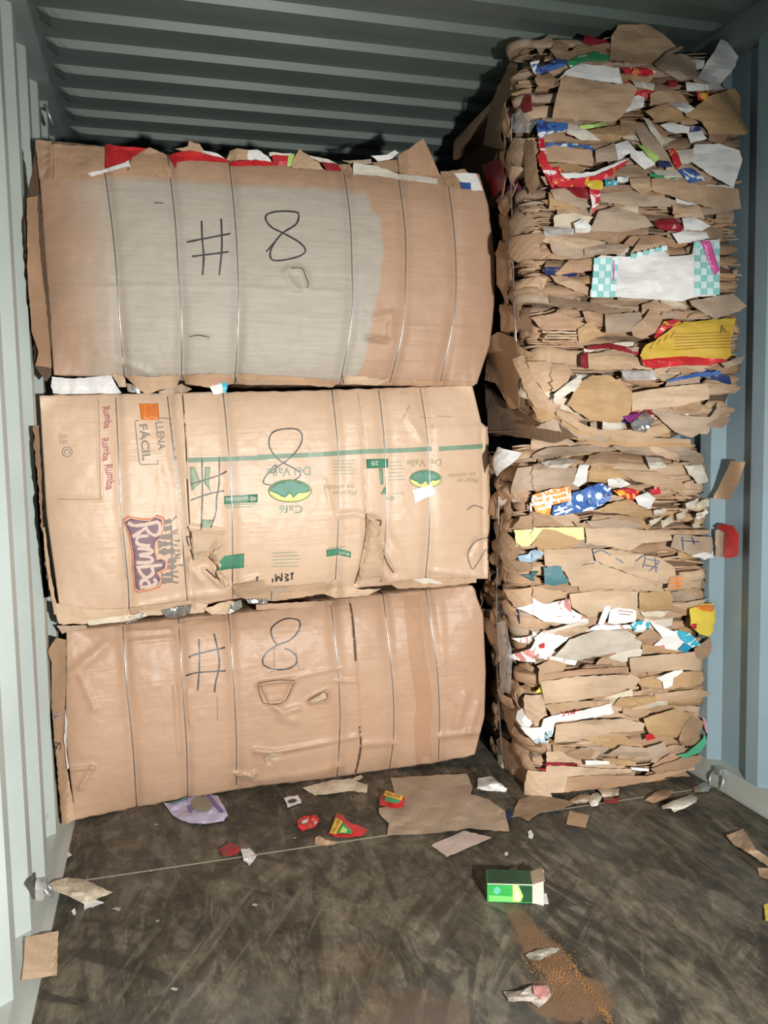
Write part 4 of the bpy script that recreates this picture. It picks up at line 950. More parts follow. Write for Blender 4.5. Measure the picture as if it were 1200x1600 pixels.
def side_items(S, parent, seed, tones, n=60, flap=1.0):
    """crumpled sheet ends on the side that faces the other stack"""
    R = random.Random(seed); items = []
    for i in range(n):
        v = (i+R.random())/n; y = S.yt(815)+(S.yb(815)-S.yt(815))*(.02+.96*v)
        c = S.xl(y)-R.uniform(8, 175)
        if R.random() < .4:
            h = R.uniform(10, 24); w = R.uniform(40, 110)
            V, F = fold_vf(S.M, c-w/2, c+w/2, y, h, R.uniform(-.01, .02), R.uniform(0, 999), lean=R.uniform(-12, 12))
            items.append((w*h, V, F, R.choice(tones), 'folded_sheet'))
        else:
            w = R.uniform(25, 60)*flap; h = R.uniform(18, 45)*flap; a0 = R.uniform(-.5, .5)
            pts = []
            for k in range(R.choice((4, 5, 6))):
                a = a0+2*pi*k/5.2; pts.append((c+w*cos(a)*R.uniform(.7, 1.1), y+h*sin(a)*R.uniform(.7, 1.1)))
            st = random.getstate(); random.seed(i+seed)
            V, F = piece('x', S.M, pts, None, off=R.uniform(.0, .022), bulge=.02, tilt=(R.uniform(-.02, .02), R.uniform(-.02, .02)), crumple=.010, thick=.003, step=8, raw=True)
            random.setstate(st); items.append((w*h*2, V, F, R.choice(tones), 'crushed_flap'))
    return items
def place_items(items, parent, cap):
    items.sort(key=lambda q: -q[0]); rest = {}
    for n, (a, V, F, m, nm) in enumerate(items):
        V = [Vector((min(v.x, W-.004), v.y, max(v.z, .003))) for v in V]
        if cap.get(nm, 0) > 0:
            cap[nm] -= 1; mesh(nm, V, F, m, parent, smooth_on=(nm not in ('crushed_flap', 'torn_flap')))
        else: rest.setdefault(nm, []).append((V, F, m))
    for nm, L in rest.items():
        V = []; F = []; fmt = []; ms = []
        for v, f, m in L:
            if m not in ms: ms.append(m)
            b = len(V); V += v; F += [tuple(i+b for i in q) for q in f]; fmt += [ms.index(m)]*len(f)
        props(mesh(nm, V, F, None, parent, mats=ms, fmat=fmt), kind='stuff')

TT = [K[0], K[3], K[4], K[1], K[6], K[0], K[5], K[4], K[3], K[7]]
TL = [K[0], K[0], K[2], K[7], K[1], K[4], K[3], K[7], K[5], K[0]]
rtop = thing('cardboard_bale', 'tall upper bale of the right stack, loose carton ends and a teal-checked box showing', 'bale', (1.98, 3.0, 1.24), 'tall bales in the right stack')
rlow = thing('cardboard_bale', 'lower bale of the right stack on the floor, flattened boxes with a yellow strip', 'bale', (2.0, 3.1, .0), 'tall bales in the right stack')
stack_core(TB, rtop); stack_core(LB, rlow)
bt = lambda x, v: 14*sin(pi*(x-830)/330)*(v-.3) if x > 830 else 0
bl = lambda x, v: (10*sin(pi*(x-830)/280)*(v-.2)*1.6 - (x-830)*.05*v) if x > 830 else 0
place_items(strata(TB, rtop, 5, TT, bt, .45, 130, .22)+side_items(TB, rtop, 8, [K[3], K[1], K[6], K[0], K[3], K[5]], 85, 1.1), rtop, {'folded_sheet': 98, 'sheet_edge': 98, 'crushed_flap': 98, 'torn_flap': 98})
place_items(strata(LB, rlow, 15, TL, bl, .55, 70, .14, (WHITE, OFFW, CREAM, WW, OFFW))+side_items(LB, rlow, 18, [K[3], K[1], K[6], K[0], K[3]], 95, .75), rlow, {'folded_sheet': 98, 'sheet_edge': 98, 'crushed_flap': 98, 'torn_flap': 98})

T, Lw = TB.M, LB.M
def RT(name, pts, mat, **k):
    k.setdefault('off', .04); return P(name, T, pts, mat, rtop, **k)
def RL(name, pts, mat, **k):
    k.setdefault('off', .035); return P(name, Lw, pts, mat, rlow, **k)
# ---- upper right bale, from the photograph, top to bottom
RT('cardboard_flap', Z1((560, 95), (590, 50), (700, 45), (780, 90), (830, 140), (790, 190), (745, 215), (555, 190)), K[0], off=.03, bulge=.01, crumple=.003, label='large square flap standing at the very top')
RT('cardboard_flap', Z1((740, 215), (800, 170), (850, 165), (905, 200), (908, 265), (840, 275), (760, 235)), K[4], off=.05, bulge=.01, crumple=.004)
RT('cardboard_strip', Z1((740, 210), (790, 160), (850, 135), (855, 142), (800, 172), (748, 222)), K[6], off=.075, bulge=0, crumple=.002)
RT('printed_box', Z1((910, 265), (1010, 108), (1040, 120), (1080, 185), (1055, 235), (1005, 290), (960, 285)), WHITE, off=.05, bulge=.006, tilt=(.02, 0), crumple=.002, label='white box panel sticking up at the right corner')
RT('printed_box', Z1((865, 285), (1000, 290), (1020, 310), (870, 320)), WHITE, off=.05, bulge=.006)
RT('cardboard_flap', Z1((860, 420), (900, 390), (950, 345), (1065, 305), (1110, 380), (1125, 465), (1110, 495), (960, 495), (930, 445)), K[5], off=.06, bulge=.008, crumple=.003, label='large tan flap at the right edge')
RT('cardboard_flap', Z1((960, 495), (1040, 490), (1030, 520), (990, 535), (955, 520)), K[3], off=.05)
RT('cardboard_flap', Z1((360, 255), (460, 270), (560, 290), (640, 285), (668, 310), (640, 375), (600, 430), (560, 445), (320, 430), (335, 350)), K[0], off=.06, bulge=.010, crumple=.004, label='large folded kraft panel below the white sheet')
RT('white_sheet', Z1((345, 275), (380, 235), (435, 205), (590, 225), (610, 290), (480, 275), (370, 255)), WHITE, off=.055, bulge=.012, label='white sheet tucked above the kraft panel')
RT('printed_wrapper', Z1((380, 200), (430, 175), (500, 158), (552, 175), (555, 195), (440, 200), (395, 225)), WG, off=.06, bulge=.010, label='bright green printed wrapper')
RT('printed_wrapper', Z1((225, 235), (290, 215), (350, 185), (385, 195), (370, 220), (260, 255)), WB, off=.05, bulge=.008, crumple=.010)
RT('printed_wrapper', Z1((470, 105), (545, 110), (545, 165), (480, 155)), DRED, off=.02)
RT('cardboard_flap', Z1((390, 165), (420, 130), (480, 130), (550, 160), (470, 160), (395, 200)), K[0], off=.025)
RT('cardboard_flap', Z1((310, 175), (330, 110), (390, 125), (380, 180)), K[3], off=.02)
RT('cardboard_flap', Z1((245, 120), (340, 85), (320, 110), (270, 175)), K[6], off=.01)
RT('cardboard_flap', Z1((240, 270), (310, 245), (340, 270), (300, 320), (250, 320)), K[3], off=.05, crumple=.012)
RT('printed_wrapper', Z1((600, 225), (700, 220), (750, 245), (700, 260), (620, 250)), WR, off=.05, crumple=.012)
RT('printed_wrapper', Z1((790, 275), (840, 275), (820, 305), (795, 300)), DRED, off=.05)
RT('torn_paper', Z1((640, 275), (740, 290), (735, 318), (660, 300)), OFFW, off=.05, crumple=.010)
RT('cardboard_flap', Z1((720, 330), (790, 300), (850, 330), (880, 370), (800, 380), (720, 375)), K[0], off=.04, crumple=.012)
RT('cardboard_flap', Z1((700, 400), (790, 365), (850, 400), (860, 440), (740, 440)), K[5], off=.045, crumple=.010)
RT('torn_paper', Z1((780, 365), (870, 370), (910, 395), (870, 415), (840, 395)), WHITE, off=.06, crumple=.012)
RT('printed_wrapper', Z1((910, 320), (960, 330), (950, 360), (915, 355)), WR, off=.065, crumple=.01)
RT('printed_box', Z1((760, 460), (800, 445), (885, 465), (880, 490), (810, 490)), WHITE, off=.06, bulge=.004, crumple=.002)
RT('printed_box', Z1((870, 490), (930, 480), (955, 515), (885, 530)), WHITE, off=.06, bulge=.004, crumple=.002)
RT('printed_wrapper', Z1((885, 460), (925, 465), (925, 482), (885, 485)), NAVY, off=.055)
RT('printed_wrapper', Z1((690, 425), (720, 440), (780, 520), (770, 545), (720, 480)), OFFW, off=.055, crumple=.006)
RT('cardboard_flap', Z1((650, 460), (700, 450), (760, 530), (815, 610), (770, 620), (700, 560)), K[4], off=.045)
RT('printed_wrapper', Z1((240, 475), (300, 445), (385, 450), (385, 475), (290, 500), (255, 525)), WB, off=.06, crumple=.008, label='blue wrapper with a light oval')
RT('printed_wrapper', Z1((270, 465), (290, 450), (308, 468), (285, 490)), WHITE, off=.074, bulge=.001, crumple=.002)
RT('torn_paper', Z1((385, 455), (440, 460), (520, 520), (440, 520), (380, 490)), OFFW, off=.05, crumple=.010)
RT('printed_wrapper', Z1((430, 460), (540, 445), (545, 460), (440, 475)), LIME, off=.055)
RT('cardboard_flap', Z1((460, 480), (600, 455), (640, 490), (560, 530), (470, 510)), K[5], off=.045, crumple=.008)
RT('cardboard_flap', Z1((288, 530), (360, 545), (480, 560), (490, 600), (485, 625), (300, 605)), K[0], off=.05, bulge=.012)
RT('printed_wrapper', Z1((245, 520), (285, 510), (300, 600), (350, 680), (320, 715), (270, 620)), WR, off=.045, crumple=.010, label='glossy red wrapper curling down')
RT('printed_wrapper', Z1((310, 635), (350, 625), (400, 680), (500, 665), (580, 620), (640, 600), (560, 665), (470, 710), (350, 710), (320, 690)), WR, off=.06, crumple=.008, label='glossy red and white wrapper strip')
RT('torn_paper', Z1((350, 655), (480, 650), (640, 590), (590, 620), (480, 668), (370, 675)), WHITE, off=.07, crumple=.004)
RT('printed_wrapper', Z1((460, 700), (500, 680), (530, 690), (525, 720), (480, 720)), YELL, off=.07, crumple=.006)
RT('printed_wrapper', Z1((470, 720), (520, 715), (510, 780), (490, 825), (480, 780)), WR, off=.055, crumple=.006)
RT('cardboard_flap', Z1((495, 560), (575, 530), (590, 600), (500, 610)), K[4], off=.045)
RT('printed_box', Z1((575, 535), (630, 520), (660, 560), (590, 600)), WHITE, off=.05, crumple=.003)
RT('torn_paper', Z1((640, 560), (740, 570), (740, 620), (700, 640), (640, 590)), WHITE, off=.055, crumple=.012)
RT('printed_wrapper', Z1((665, 535), (700, 545), (760, 590), (740, 612), (690, 560)), LIME, off=.062, crumple=.006)
RT('printed_wrapper', Z1((745, 600), (800, 605), (810, 630), (760, 630)), NAVY, off=.055, crumple=.006)
RT('printed_wrapper', Z1((795, 560), (825, 555), (850, 620), (830, 640)), WR, off=.065, bulge=.012, label='small bright red tube of wrapper')
RT('torn_paper', Z1((825, 560), (900, 555), (890, 610), (850, 620)), OFFW, off=.05)
RT('printed_wrapper', Z1((830, 640), (890, 630), (950, 680), (880, 695)), WB, off=.055, crumple=.012)
RT('torn_paper', Z1((720, 640), (830, 640), (880, 690), (760, 670)), OFFW, off=.045, crumple=.008)
RT('printed_wrapper', Z1((720, 655), (850, 672), (860, 684), (720, 668)), WG, off=.06, bulge=.002)
RT('printed_box', Z1((878, 600), (900, 535), (1000, 535), (1085, 560), (1097, 600), (1062, 712), (960, 660)), WHITE, off=.075, bulge=.008, tilt=(.03, 0), crumple=.002, label='white box lid jutting out at the right')
RT('cardboard_flap', Z1((725, 680), (850, 690), (1080, 720), (1090, 800), (980, 800), (850, 760), (725, 725)), K[0], off=.06, bulge=.006, crumple=.003, label='long plain kraft panel')
RT('cardboard_flap', Z1((635, 675), (720, 672), (725, 725), (680, 735), (640, 710)), K[0], off=.055)
RT('printed_wrapper', Z1((535, 680), (585, 685), (590, 705), (540, 705)), WC, off=.055)
RT('printed_box', Z1((585, 668), (632, 665), (628, 690), (588, 690)), WHITE, off=.055)
RT('cardboard_flap', Z1((310, 720), (370, 715), (480, 790), (440, 800), (330, 760)), K[4], off=.05)
RT('cardboard_flap', Z1((305, 730), (400, 745), (470, 790), (380, 800), (310, 800)), K[5], off=.04)
RT('cardboard_flap', Z1((500, 740), (640, 725), (830, 765), (830, 790), (640, 790), (520, 770)), K[4], off=.045, bulge=.008)
RT('cardboard_flap', Z2((470, 80), (510, 0), (580, -20), (700, 20), (735, 60), (600, 85)), K[4], off=.045, bulge=.012)
RT('printed_wrapper', Z2((735, 40), (770, 30), (820, 30), (860, 70), (840, 85), (760, 75)), DRED, off=.05, crumple=.010, label='crushed dark red wrapper')
RT('torn_paper', Z2((850, 30), (900, 25), (970, 60), (930, 80), (860, 75)), WHITE, off=.05, crumple=.012)
RT('torn_paper', Z2((410, 50), (440, 28), (480, 60), (470, 88), (415, 88)), WHITE, off=.06, crumple=.015, label='crumpled white paper knot')
RT('plastic_film', Z2((285, 65), (410, 70), (405, 95), (290, 105)), CLEAR, off=.05, crumple=.01)
RT('cardboard_flap', Z2((180, 130), (205, 105), (265, 100), (280, 195), (215, 210), (185, 170)), K[3], off=.045, bulge=.006, label='square brown end flap at the left corner')
RT('cardboard_flap', Z2((330, 255), (390, 200), (500, 190), (490, 240), (350, 262)), K[1], off=.045)
RT('cardboard_flap', Z2((310, 262), (380, 265), (470, 310), (468, 345), (330, 290)), K[0], off=.045)
RT('cardboard_flap', Z2((450, 150), (560, 130), (640, 140), (600, 175), (450, 180)), K[4], off=.04)
RT('cardboard_flap', Z2((640, 170), (680, 110), (780, 130), (800, 180), (700, 185)), K[0], off=.045)
chk = RT('checked_carton', Z2((495, 195), (520, 180), (640, 185), (770, 155), (800, 185), (890, 175), (900, 125), (1005, 112), (1000, 200), (985, 240), (990, 345), (900, 350), (850, 368), (720, 358), (560, 350), (475, 348)), WHITE, off=.07, bulge=.012, crumple=.003, label='white flattened carton with teal check ends')
Sc = o_S[chk.name]
LT = plain('pale_teal_print', (.62, .82, .82), .45); TC = plain('check_teal_print', (.26, .60, .59), .45)
for (x0, y0, cols, rows, sk, w, h) in ((490, 190, 4, 6, -.08, 25, 27), (900, 125, 4, 8, 0, 26, 27), (640, 172, 6, 1, 0, 25, 20)):
    V = []; F = []; fmt = []
    for r in range(rows):
        for c in range(cols):
            q = Z2(*[(x0+sk*(r*h)+(c+a)*w, y0+(r+b)*h+(-.25*(c*w) if rows == 1 else 0)) for a, b in ((.03, .03), (.97, .03), (.97, .97), (.03, .97))])
            b = len(V); V += [Sc(x, y, .003) for x, y in q]; F.append((b, b+1, b+2, b+3)); fmt.append((r+c) % 2)
    mesh('check_print', V, F, None, chk, mats=[TC, LT], fmat=fmt)
decal('pink_label', Sc, Z2((925, 122), (965, 120), (1003, 240), (985, 262), (970, 235)), PINK, chk, .006, 6)
ribbons('pink_label_text', Sc, [Z2((942, 140), (950, 150), (943, 160), (954, 168), (947, 180), (960, 188), (953, 200), (966, 206), (960, 218), (972, 224))], 1.6, plain('light_pink', (.85, .5, .68), .45), chk, .008)
ribbons('pink_stripe', Sc, [Z2((572, 200), (570, 285))], 2.4, PINK, chk, .005, curve=False)
RT('cardboard_flap', Z2((880, 365), (1000, 345), (1060, 340), (1115, 385), (1080, 410), (980, 440), (890, 385)), K[4], off=.06, bulge=.008)
RT('cardboard_flap', Z2((535, 420), (680, 410), (690, 450), (650, 490), (540, 500)), K[4], off=.055, bulge=.008)
RT('cardboard_flap', Z2((640, 480), (690, 440), (720, 400), (775, 430), (750, 490), (690, 520), (650, 510)), K[0], off=.06, crumple=.008)
RT('cardboard_flap', Z2((425, 480), (470, 450), (540, 505), (430, 540)), K[5], off=.06, bulge=.005)
RT('cardboard_flap', Z2((245, 440), (340, 410), (460, 460), (430, 480), (260, 480)), K[1], off=.05, bulge=.01)
for k in range(5): RT('carton_edge', Z2((285-k*4, 475+k*13), (425, 480+k*11), (424, 488+k*11), (283-k*4, 483+k*13)), K[2] if k % 2 else K[0], off=.045+.004*(k % 3), bulge=.001, crumple=.001, thick=.02, step=9)
yel = RT('printed_carton', Z2((680, 590), (700, 545), (740, 530), (800, 480), (860, 450), (1070, 435), (1060, 490), (1045, 535), (1050, 590), (1030, 605), (850, 590), (690, 605)), MUST, off=.075, bulge=.012, crumple=.003, label='big yellow carton with pressed ridges')
RT('printed_carton', Z2((682, 598), (850, 592), (1030, 585), (1035, 610), (960, 630), (850, 628), (740, 642), (690, 632)), RED, off=.07, bulge=.012, crumple=.003, label='red band of the yellow carton')
RT('printed_carton', Z2((775, 450), (830, 440), (850, 455), (790, 480), (740, 520), (735, 510)), WR, off=.066)
RT('printed_carton', Z2((460, 550), (560, 540), (670, 560), (675, 590), (560, 560), (470, 565)), DRED, off=.05)
ribbons('ridge_print', o_S[yel.name], [Z2((820, 500+k*13), (930, 498+k*12), (1045, 490+k*13)) for k in range(6)]+[Z2((720+28*k, 560-15*k), (735+28*k, 535-15*k)) for k in range(4)], 1.3, plain('dark_mustard_ink', (.25, .15, .02), .6), yel, .003)
text('carton_print', o_S[yel.name], 'A', *Z2((1015, 480))[0], -10, 10, 12, plain('carton_ink', (.15, .1, .04), .6), yel, .004)
RT('cardboard_flap', Z2((465, 580), (560, 570), (670, 595), (680, 630), (640, 645), (470, 645)), K[0], off=.07, bulge=.016, label='rounded folded box end beside the red band')
RT('printed_wrapper', Z2((435, 590), (465, 570), (465, 640), (440, 640)), DRED, off=.06)
RT('plastic_film', Z2((600, 650), (740, 650), (740, 690), (620, 690)), CLEAR, off=.06, crumple=.014, label='clear plastic wrap')
RT('sheet_strip', Z2((790, 690), (900, 660), (1010, 650), (1000, 665), (900, 675), (800, 698)), BLUE, off=.06, bulge=.002)
RT('cardboard_flap', Z2((1010, 620), (1110, 590), (1090, 620), (1030, 640)), K[4], off=.055)
RT('cardboard_flap', Z2((250, 615), (380, 625), (400, 660), (390, 690), (340, 735), (290, 740), (265, 680)), K[0], off=.055, bulge=.014, label='bent brown flap at the lower left corner')
RT('torn_paper', Z2((300, 770), (380, 705), (440, 665), (445, 745), (425, 745), (400, 735), (340, 775)), OFFW, off=.075, bulge=.006, label='pale grey torn sheet pointing down')
RT('cardboard_flap', Z2((430, 700), (480, 670), (560, 670), (650, 740), (640, 820), (590, 865), (470, 850), (380, 790)), K[5], off=.065, bulge=.020, crumple=.004, label='large creased panel at the bale foot')
RT('cardboard_flap', Z2((650, 740), (800, 715), (955, 700), (960, 765), (830, 795), (645, 815)), K[2], off=.07, bulge=.010, crumple=.003, label='pale strip of board at the bale foot')
RT('cardboard_flap', Z2((720, 810), (830, 830), (960, 840), (1010, 780), (1000, 840), (950, 870), (940, 895), (890, 925), (820, 900)), K[4], off=.05, bulge=.012)
RT('printed_wrapper', Z2((600, 835), (680, 820), (700, 845), (640, 865)), PURP, off=.06)
RT('foil_wrapper', Z2((640, 865), (700, 815), (740, 850), (700, 905), (650, 895)), FOIL, off=.06, crumple=.015, label='shiny crumpled wrapper under the panel')
RT('cardboard_flap', Z2((540, 890), (680, 890), (760, 870), (800, 900), (700, 935), (560, 935)), K[0], off=.05, bulge=.008)
# the big outer sheet that turns under the bale
for k, (dy, o_) in enumerate(((0, .03), (9, .015), (17, .0))):
    RT('outer_sheet', [(822, 560+dy), (836, 600+dy), (848, 636+dy), (905, 672+dy*.8), (980, 690+dy*.5), (1080, 692+dy*.3), (1078, 686+dy*.3), (985, 683+dy*.5), (912, 664+dy*.8), (858, 630+dy), (842, 590+dy), (830, 556+dy)], K[5] if k else K[0], off=o_+.03, bulge=.002, crumple=.003, thick=.02, step=8)
MTs, MLs = TB.MS, LB.MS
def ST(name, pts, mat, **k): k.setdefault('off', .03); return P(name, MTs, pts, mat, rtop, **k)
def SL(name, pts, mat, **k): k.setdefault('off', .03); return P(name, MLs, pts, mat, rlow, **k)
ST('side_flap', Z2((60, 520), (100, 490), (200, 530), (240, 600), (268, 720), (275, 800), (220, 790), (150, 810), (90, 700), (45, 690)), K[1], off=.01, bulge=.006, crumple=.006, step=9, label='big rounded outer sheet low on the side')
ST('side_flap', Z2((45, 700), (150, 800), (270, 800), (420, 920), (330, 945), (60, 900)), K[6], off=-.02, bulge=.005, crumple=.006, step=9)
ST('side_flap', Z2((90, 170), (108, 115), (150, 170), (160, 300), (140, 380), (95, 300)), K[1], off=.02, step=8)
ST('side_flap', Z2((105, 380), (200, 390), (230, 400), (240, 500), (110, 490)), K[1], off=.015, step=8)
ST('side_flap', Z1((65, 385), (100, 300), (150, 200), (180, 210), (175, 400), (120, 560), (40, 540)), K[6], off=-.02, bulge=.01, step=9)
ST('side_flap', Z1((205, 530), (240, 510), (270, 700), (240, 745), (210, 700)), K[0], off=.025, step=8)
ST('side_flap', Z1((30, 620), (130, 590), (150, 670), (80, 760)), DRED, off=-.01, step=8)
ST('side_wrapper', Z1((90, 770), (170, 665), (215, 745), (130, 790)), PURP, off=.01, step=8, label='purple wrapper on the side')
ST('side_wrapper', Z1((150, 430), (200, 400), (260, 440), (230, 490), (160, 490)), CLEAR, off=.02, crumple=.014, step=8)
ST('side_wrapper', Z1((180, 330), (235, 335), (240, 400), (200, 410)), DRED, off=.01, step=8)
def side_wire(S, parent, pts, label):
    Pn = [S.MS(x, y, .045) for x, y in catmull(pts, 6)]
    a, b = Pn[0], Pn[-1]; Pn = [a+Vector((.3, .0, .01)), a+Vector((.05, 0, .02))] + Pn + [b+Vector((.04, 0, -.02)), b+Vector((.3, 0, -.03))]
    V, F = tube_vf(Pn, .0022); mesh('baling_wire', V, F, WIRE, parent)['label'] = label
side_wire(TB, rtop, [(800, 180), (798, 260), (800, 330), (803, 450), (808, 560), (812, 640)], 'bright steel wire running down the side')
side_wire(LB, rlow, [(780, 760), (778, 860), (776, 960), (778, 1080), (785, 1180)], 'wire running down the side')

# ---- lower right bale
RL('cardboard_flap', Z3((180, 240), (195, 130), (260, 115), (430, 135), (410, 200), (330, 215), (210, 225)), K[4], off=.05, bulge=.012, crumple=.005, label='grey-brown panel above the orange carton')
RL('cardboard_flap', Z3((190, 105), (300, 50), (480, 40), (600, 60), (470, 75), (330, 90)), K[4], off=.03, bulge=.01)
RL('cardboard_flap', Z3((560, 45), (700, 25), (850, 40), (955, 90), (930, 120), (800, 90), (620, 75)), K[4], off=.035, bulge=.014, label='rounded grey-brown sheet along the top')
RL('torn_paper', Z3((105, 60), (150, 45), (205, 70), (190, 110), (150, 165), (110, 150), (125, 100)), WHITE, off=.05, crumple=.016, label='crumpled white paper at the upper left')
RL('torn_paper', Z3((270, 110), (350, 95), (420, 100), (380, 135), (300, 130)), OFFW, off=.045, crumple=.014)
RL('torn_paper', Z3((405, 200), (430, 120), (470, 120), (460, 190), (430, 210)), WHITE, off=.055, crumple=.006)
RL('cardboard_flap', Z3((465, 190), (480, 125), (560, 125), (620, 170), (560, 195)), K[5], off=.045)
RL('cardboard_flap', Z3((560, 140), (760, 150), (860, 200), (860, 240), (760, 215), (640, 180)), K[0], off=.045, bulge=.012)
RL('torn_paper', Z3((700, 85), (760, 95), (790, 130), (720, 140)), OFFW, off=.04, crumple=.014)
RL('torn_paper', Z3((860, 125), (930, 120), (960, 190), (920, 200), (880, 160)), OFFW, off=.04, crumple=.014)
orc = RL('printed_carton', Z3((222, 250), (300, 225), (395, 208), (400, 265), (320, 285), (310, 325), (230, 312)), WO, off=.06, bulge=.008, crumple=.004, label='orange and white printed carton')
ribbons('white_print', o_S[orc.name], [Z3((232, 258), (235, 310)), Z3((250, 262), (380, 232)), Z3((255, 285), (390, 250)), Z3((378, 212), (385, 260)), Z3((262, 305), (310, 292)), Z3((290, 240), (295, 290))], 2.6, WHITE, orc, .003, curve=False)
blc = RL('printed_carton', Z3((318, 330), (325, 290), (400, 265), (405, 235), (520, 195), (560, 215), (560, 262), (490, 305), (390, 322)), WB, off=.065, bulge=.008, crumple=.004, label='blue carton with white star print')
Sb = o_S[blc.name]
for cx_, cy_, r_ in ((432, 255, 16), (510, 248, 20), (472, 248, 8), (360, 305, 8), (535, 215, 7)):
    c = Z3((cx_, cy_))[0]; pts = []
    for k in range(16):
        a = 2*pi*k/16; rr = r_*.3833*(1 if k % 2 else (.6 if r_ > 16 else .95)); pts.append((c[0]+rr*cos(a), c[1]+rr*sin(a)))
    decal('star_print', Sb, pts, LT, blc, .003, 4)
ribbons('white_print', Sb, [Z3((330, 325), (405, 300)), Z3((328, 310), (380, 292))], 2.6, WHITE, blc, .003, curve=False)
RL('torn_paper', Z3((545, 180), (590, 170), (640, 200), (600, 215), (550, 205)), WHITE, off=.06, crumple=.010)
RL('printed_wrapper', Z3((570, 225), (640, 215), (680, 230), (650, 265), (600, 250)), WR, off=.06, crumple=.006)
RL('printed_wrapper', Z3((715, 220), (755, 212), (765, 240), (730, 245)), WR, off=.06, crumple=.006)
RL('torn_paper', Z3((660, 250), (710, 230), (740, 260), (720, 300), (670, 285)), WHITE, off=.065, crumple=.008, label='round white paper scrap')
RL('cardboard_flap', Z3((500, 305), (580, 270), (640, 260), (700, 310), (690, 340), (600, 320)), K[5], off=.055, bulge=.012)
for k in range(10):
    x = 700+random.uniform(0, 230); y = 275+random.uniform(0, 90)
    RL('shredded_paper', Z3((x, y), (x+random.uniform(25, 60), y-random.uniform(0, 25)), (x+random.uniform(30, 55), y+random.uniform(5, 25)), (x+5, y+random.uniform(10, 30))), OFFW if k % 2 else CREAM, off=.05+random.uniform(0, .02), crumple=.012, step=5)
RL('torn_paper', Z3((905, 330), (950, 302), (958, 315), (915, 345)), WHITE, off=.06, bulge=0)
RL('cardboard_flap', Z3((185, 375), (200, 325), (230, 315), (300, 325), (375, 372)), K[3], off=.06, bulge=.008, label='dark tan triangular fold above the yellow strip')
RL('yellow_board', Z3((188, 378), (450, 375), (452, 425), (400, 425), (280, 400), (235, 445), (192, 447)), PALEY, off=.055, bulge=.004, crumple=.002, label='pale yellow board strip')
RL('cardboard_flap', Z3((235, 450), (285, 382), (330, 385), (440, 430), (420, 445), (300, 465)), K[5], off=.065, bulge=.005)
RL('cardboard_flap', Z3((455, 380), (600, 375), (800, 400), (815, 430), (690, 440), (640, 470), (460, 440)), K[2], off=.05, bulge=.014)
RL('cardboard_flap', Z3((460, 350), (560, 340), (700, 360), (660, 385), (480, 375)), K[4], off=.05, bulge=.01)
RL('cardboard_flap', Z3((700, 385), (860, 385), (960, 385), (970, 405), (830, 408), (710, 400)), K[0], off=.05, bulge=.008)
rl = RL('printed_box', Z3((815, 405), (970, 415), (990, 495), (880, 490), (805, 455)), K[4], off=.065, bulge=.006, label='brown box end with faint blue print')
ribbons('blue_print', o_S[rl.name], [Z3((845, 430), (920, 435)), Z3((890, 415), (900, 445)), Z3((850, 415), (855, 470))], 1.4, NAVY, rl, .003)
RL('torn_paper', Z3((885, 490), (985, 465), (998, 495), (940, 508)), WHITE, off=.06, bulge=.003)
RL('cardboard_flap', Z3((285, 465), (480, 460), (490, 510), (380, 560), (290, 530)), K[7], off=.05, bulge=.012)
RL('blue_film', Z3((195, 480), (250, 465), (290, 480), (250, 515), (200, 505)), plain('pale_blue_print', (.35, .48, .62), .4), off=.06, crumple=.008, label='pale blue scrap')
RL('cardboard_flap', Z3((150, 470), (200, 450), (190, 500), (270, 530), (200, 550), (160, 530)), K[3], off=.05, crumple=.01)
RL('teal_board', Z3((285, 540), (355, 528), (370, 575), (400, 600), (330, 615), (288, 605)), SLATE, off=.055, bulge=.006, label='dark teal board patch')
RL('teal_board', Z3((205, 560), (270, 555), (230, 590)), SLATE, off=.05)
pr = RL('printed_box', Z3((485, 462), (600, 468), (760, 500), (820, 540), (830, 600), (780, 605), (650, 570), (500, 515)), K[7], off=.055, bulge=.014, crumple=.004, label='creased kraft panel with blue lettering')
ribbons('blue_print', o_S[pr.name], [Z3((485, 485), (520, 470), (560, 490)), Z3((580, 500), (610, 520)), Z3((660, 515), (700, 490), (690, 540)), Z3((705, 505), (760, 515)), Z3((715, 555), (755, 520)), Z3((740, 500), (745, 560)), Z3((700, 530), (750, 540))], 1.7, plain('slate_blue_ink', (.12, .16, .25), .6), pr, .003)
RL('cardboard_flap', Z3((365, 545), (500, 520), (700, 590), (790, 640), (680, 635), (400, 615)), K[7], off=.05, bulge=.012)
op = RL('printed_box', Z3((790, 630), (800, 580), (850, 565), (890, 590), (885, 625)), K[0], off=.06, bulge=.008)
ribbons('orange_print', o_S[op.name], [Z3((800, 590), (850, 580)), Z3((800, 605), (850, 600)), Z3((800, 620), (845, 615)), Z3((830, 575), (835, 625))], 2.4, ORNG, op, .003)
RL('cardboard_flap', Z3((390, 650), (520, 630), (670, 640), (668, 710), (510, 720), (470, 745), (400, 700)), K[2], off=.05, bulge=.01, label='pale kraft box panel in the middle')
RL('cardboard_flap', Z3((675, 640), (800, 635), (815, 670), (800, 710), (675, 715)), K[5], off=.05, bulge=.01)
RL('cardboard_flap', Z3((165, 625), (220, 610), (385, 640), (300, 690), (190, 690)), K[0], off=.05, bulge=.012)
RL('white_sheet', Z3((195, 690), (240, 662), (290, 690), (390, 665), (400, 710), (470, 755), (440, 775), (290, 760), (235, 730)), WW, off=.06, bulge=.010, label='crumpled white sheets with a blue line')
RL('white_sheet', Z3((505, 770), (535, 695), (560, 698), (530, 775)), WW, off=.06, bulge=.003)
wb_ = RL('white_sheet', Z3((555, 715), (590, 700), (665, 715), (660, 760), (580, 770), (545, 765)), WHITE, off=.06, bulge=.005, label='white box piece with fine print')
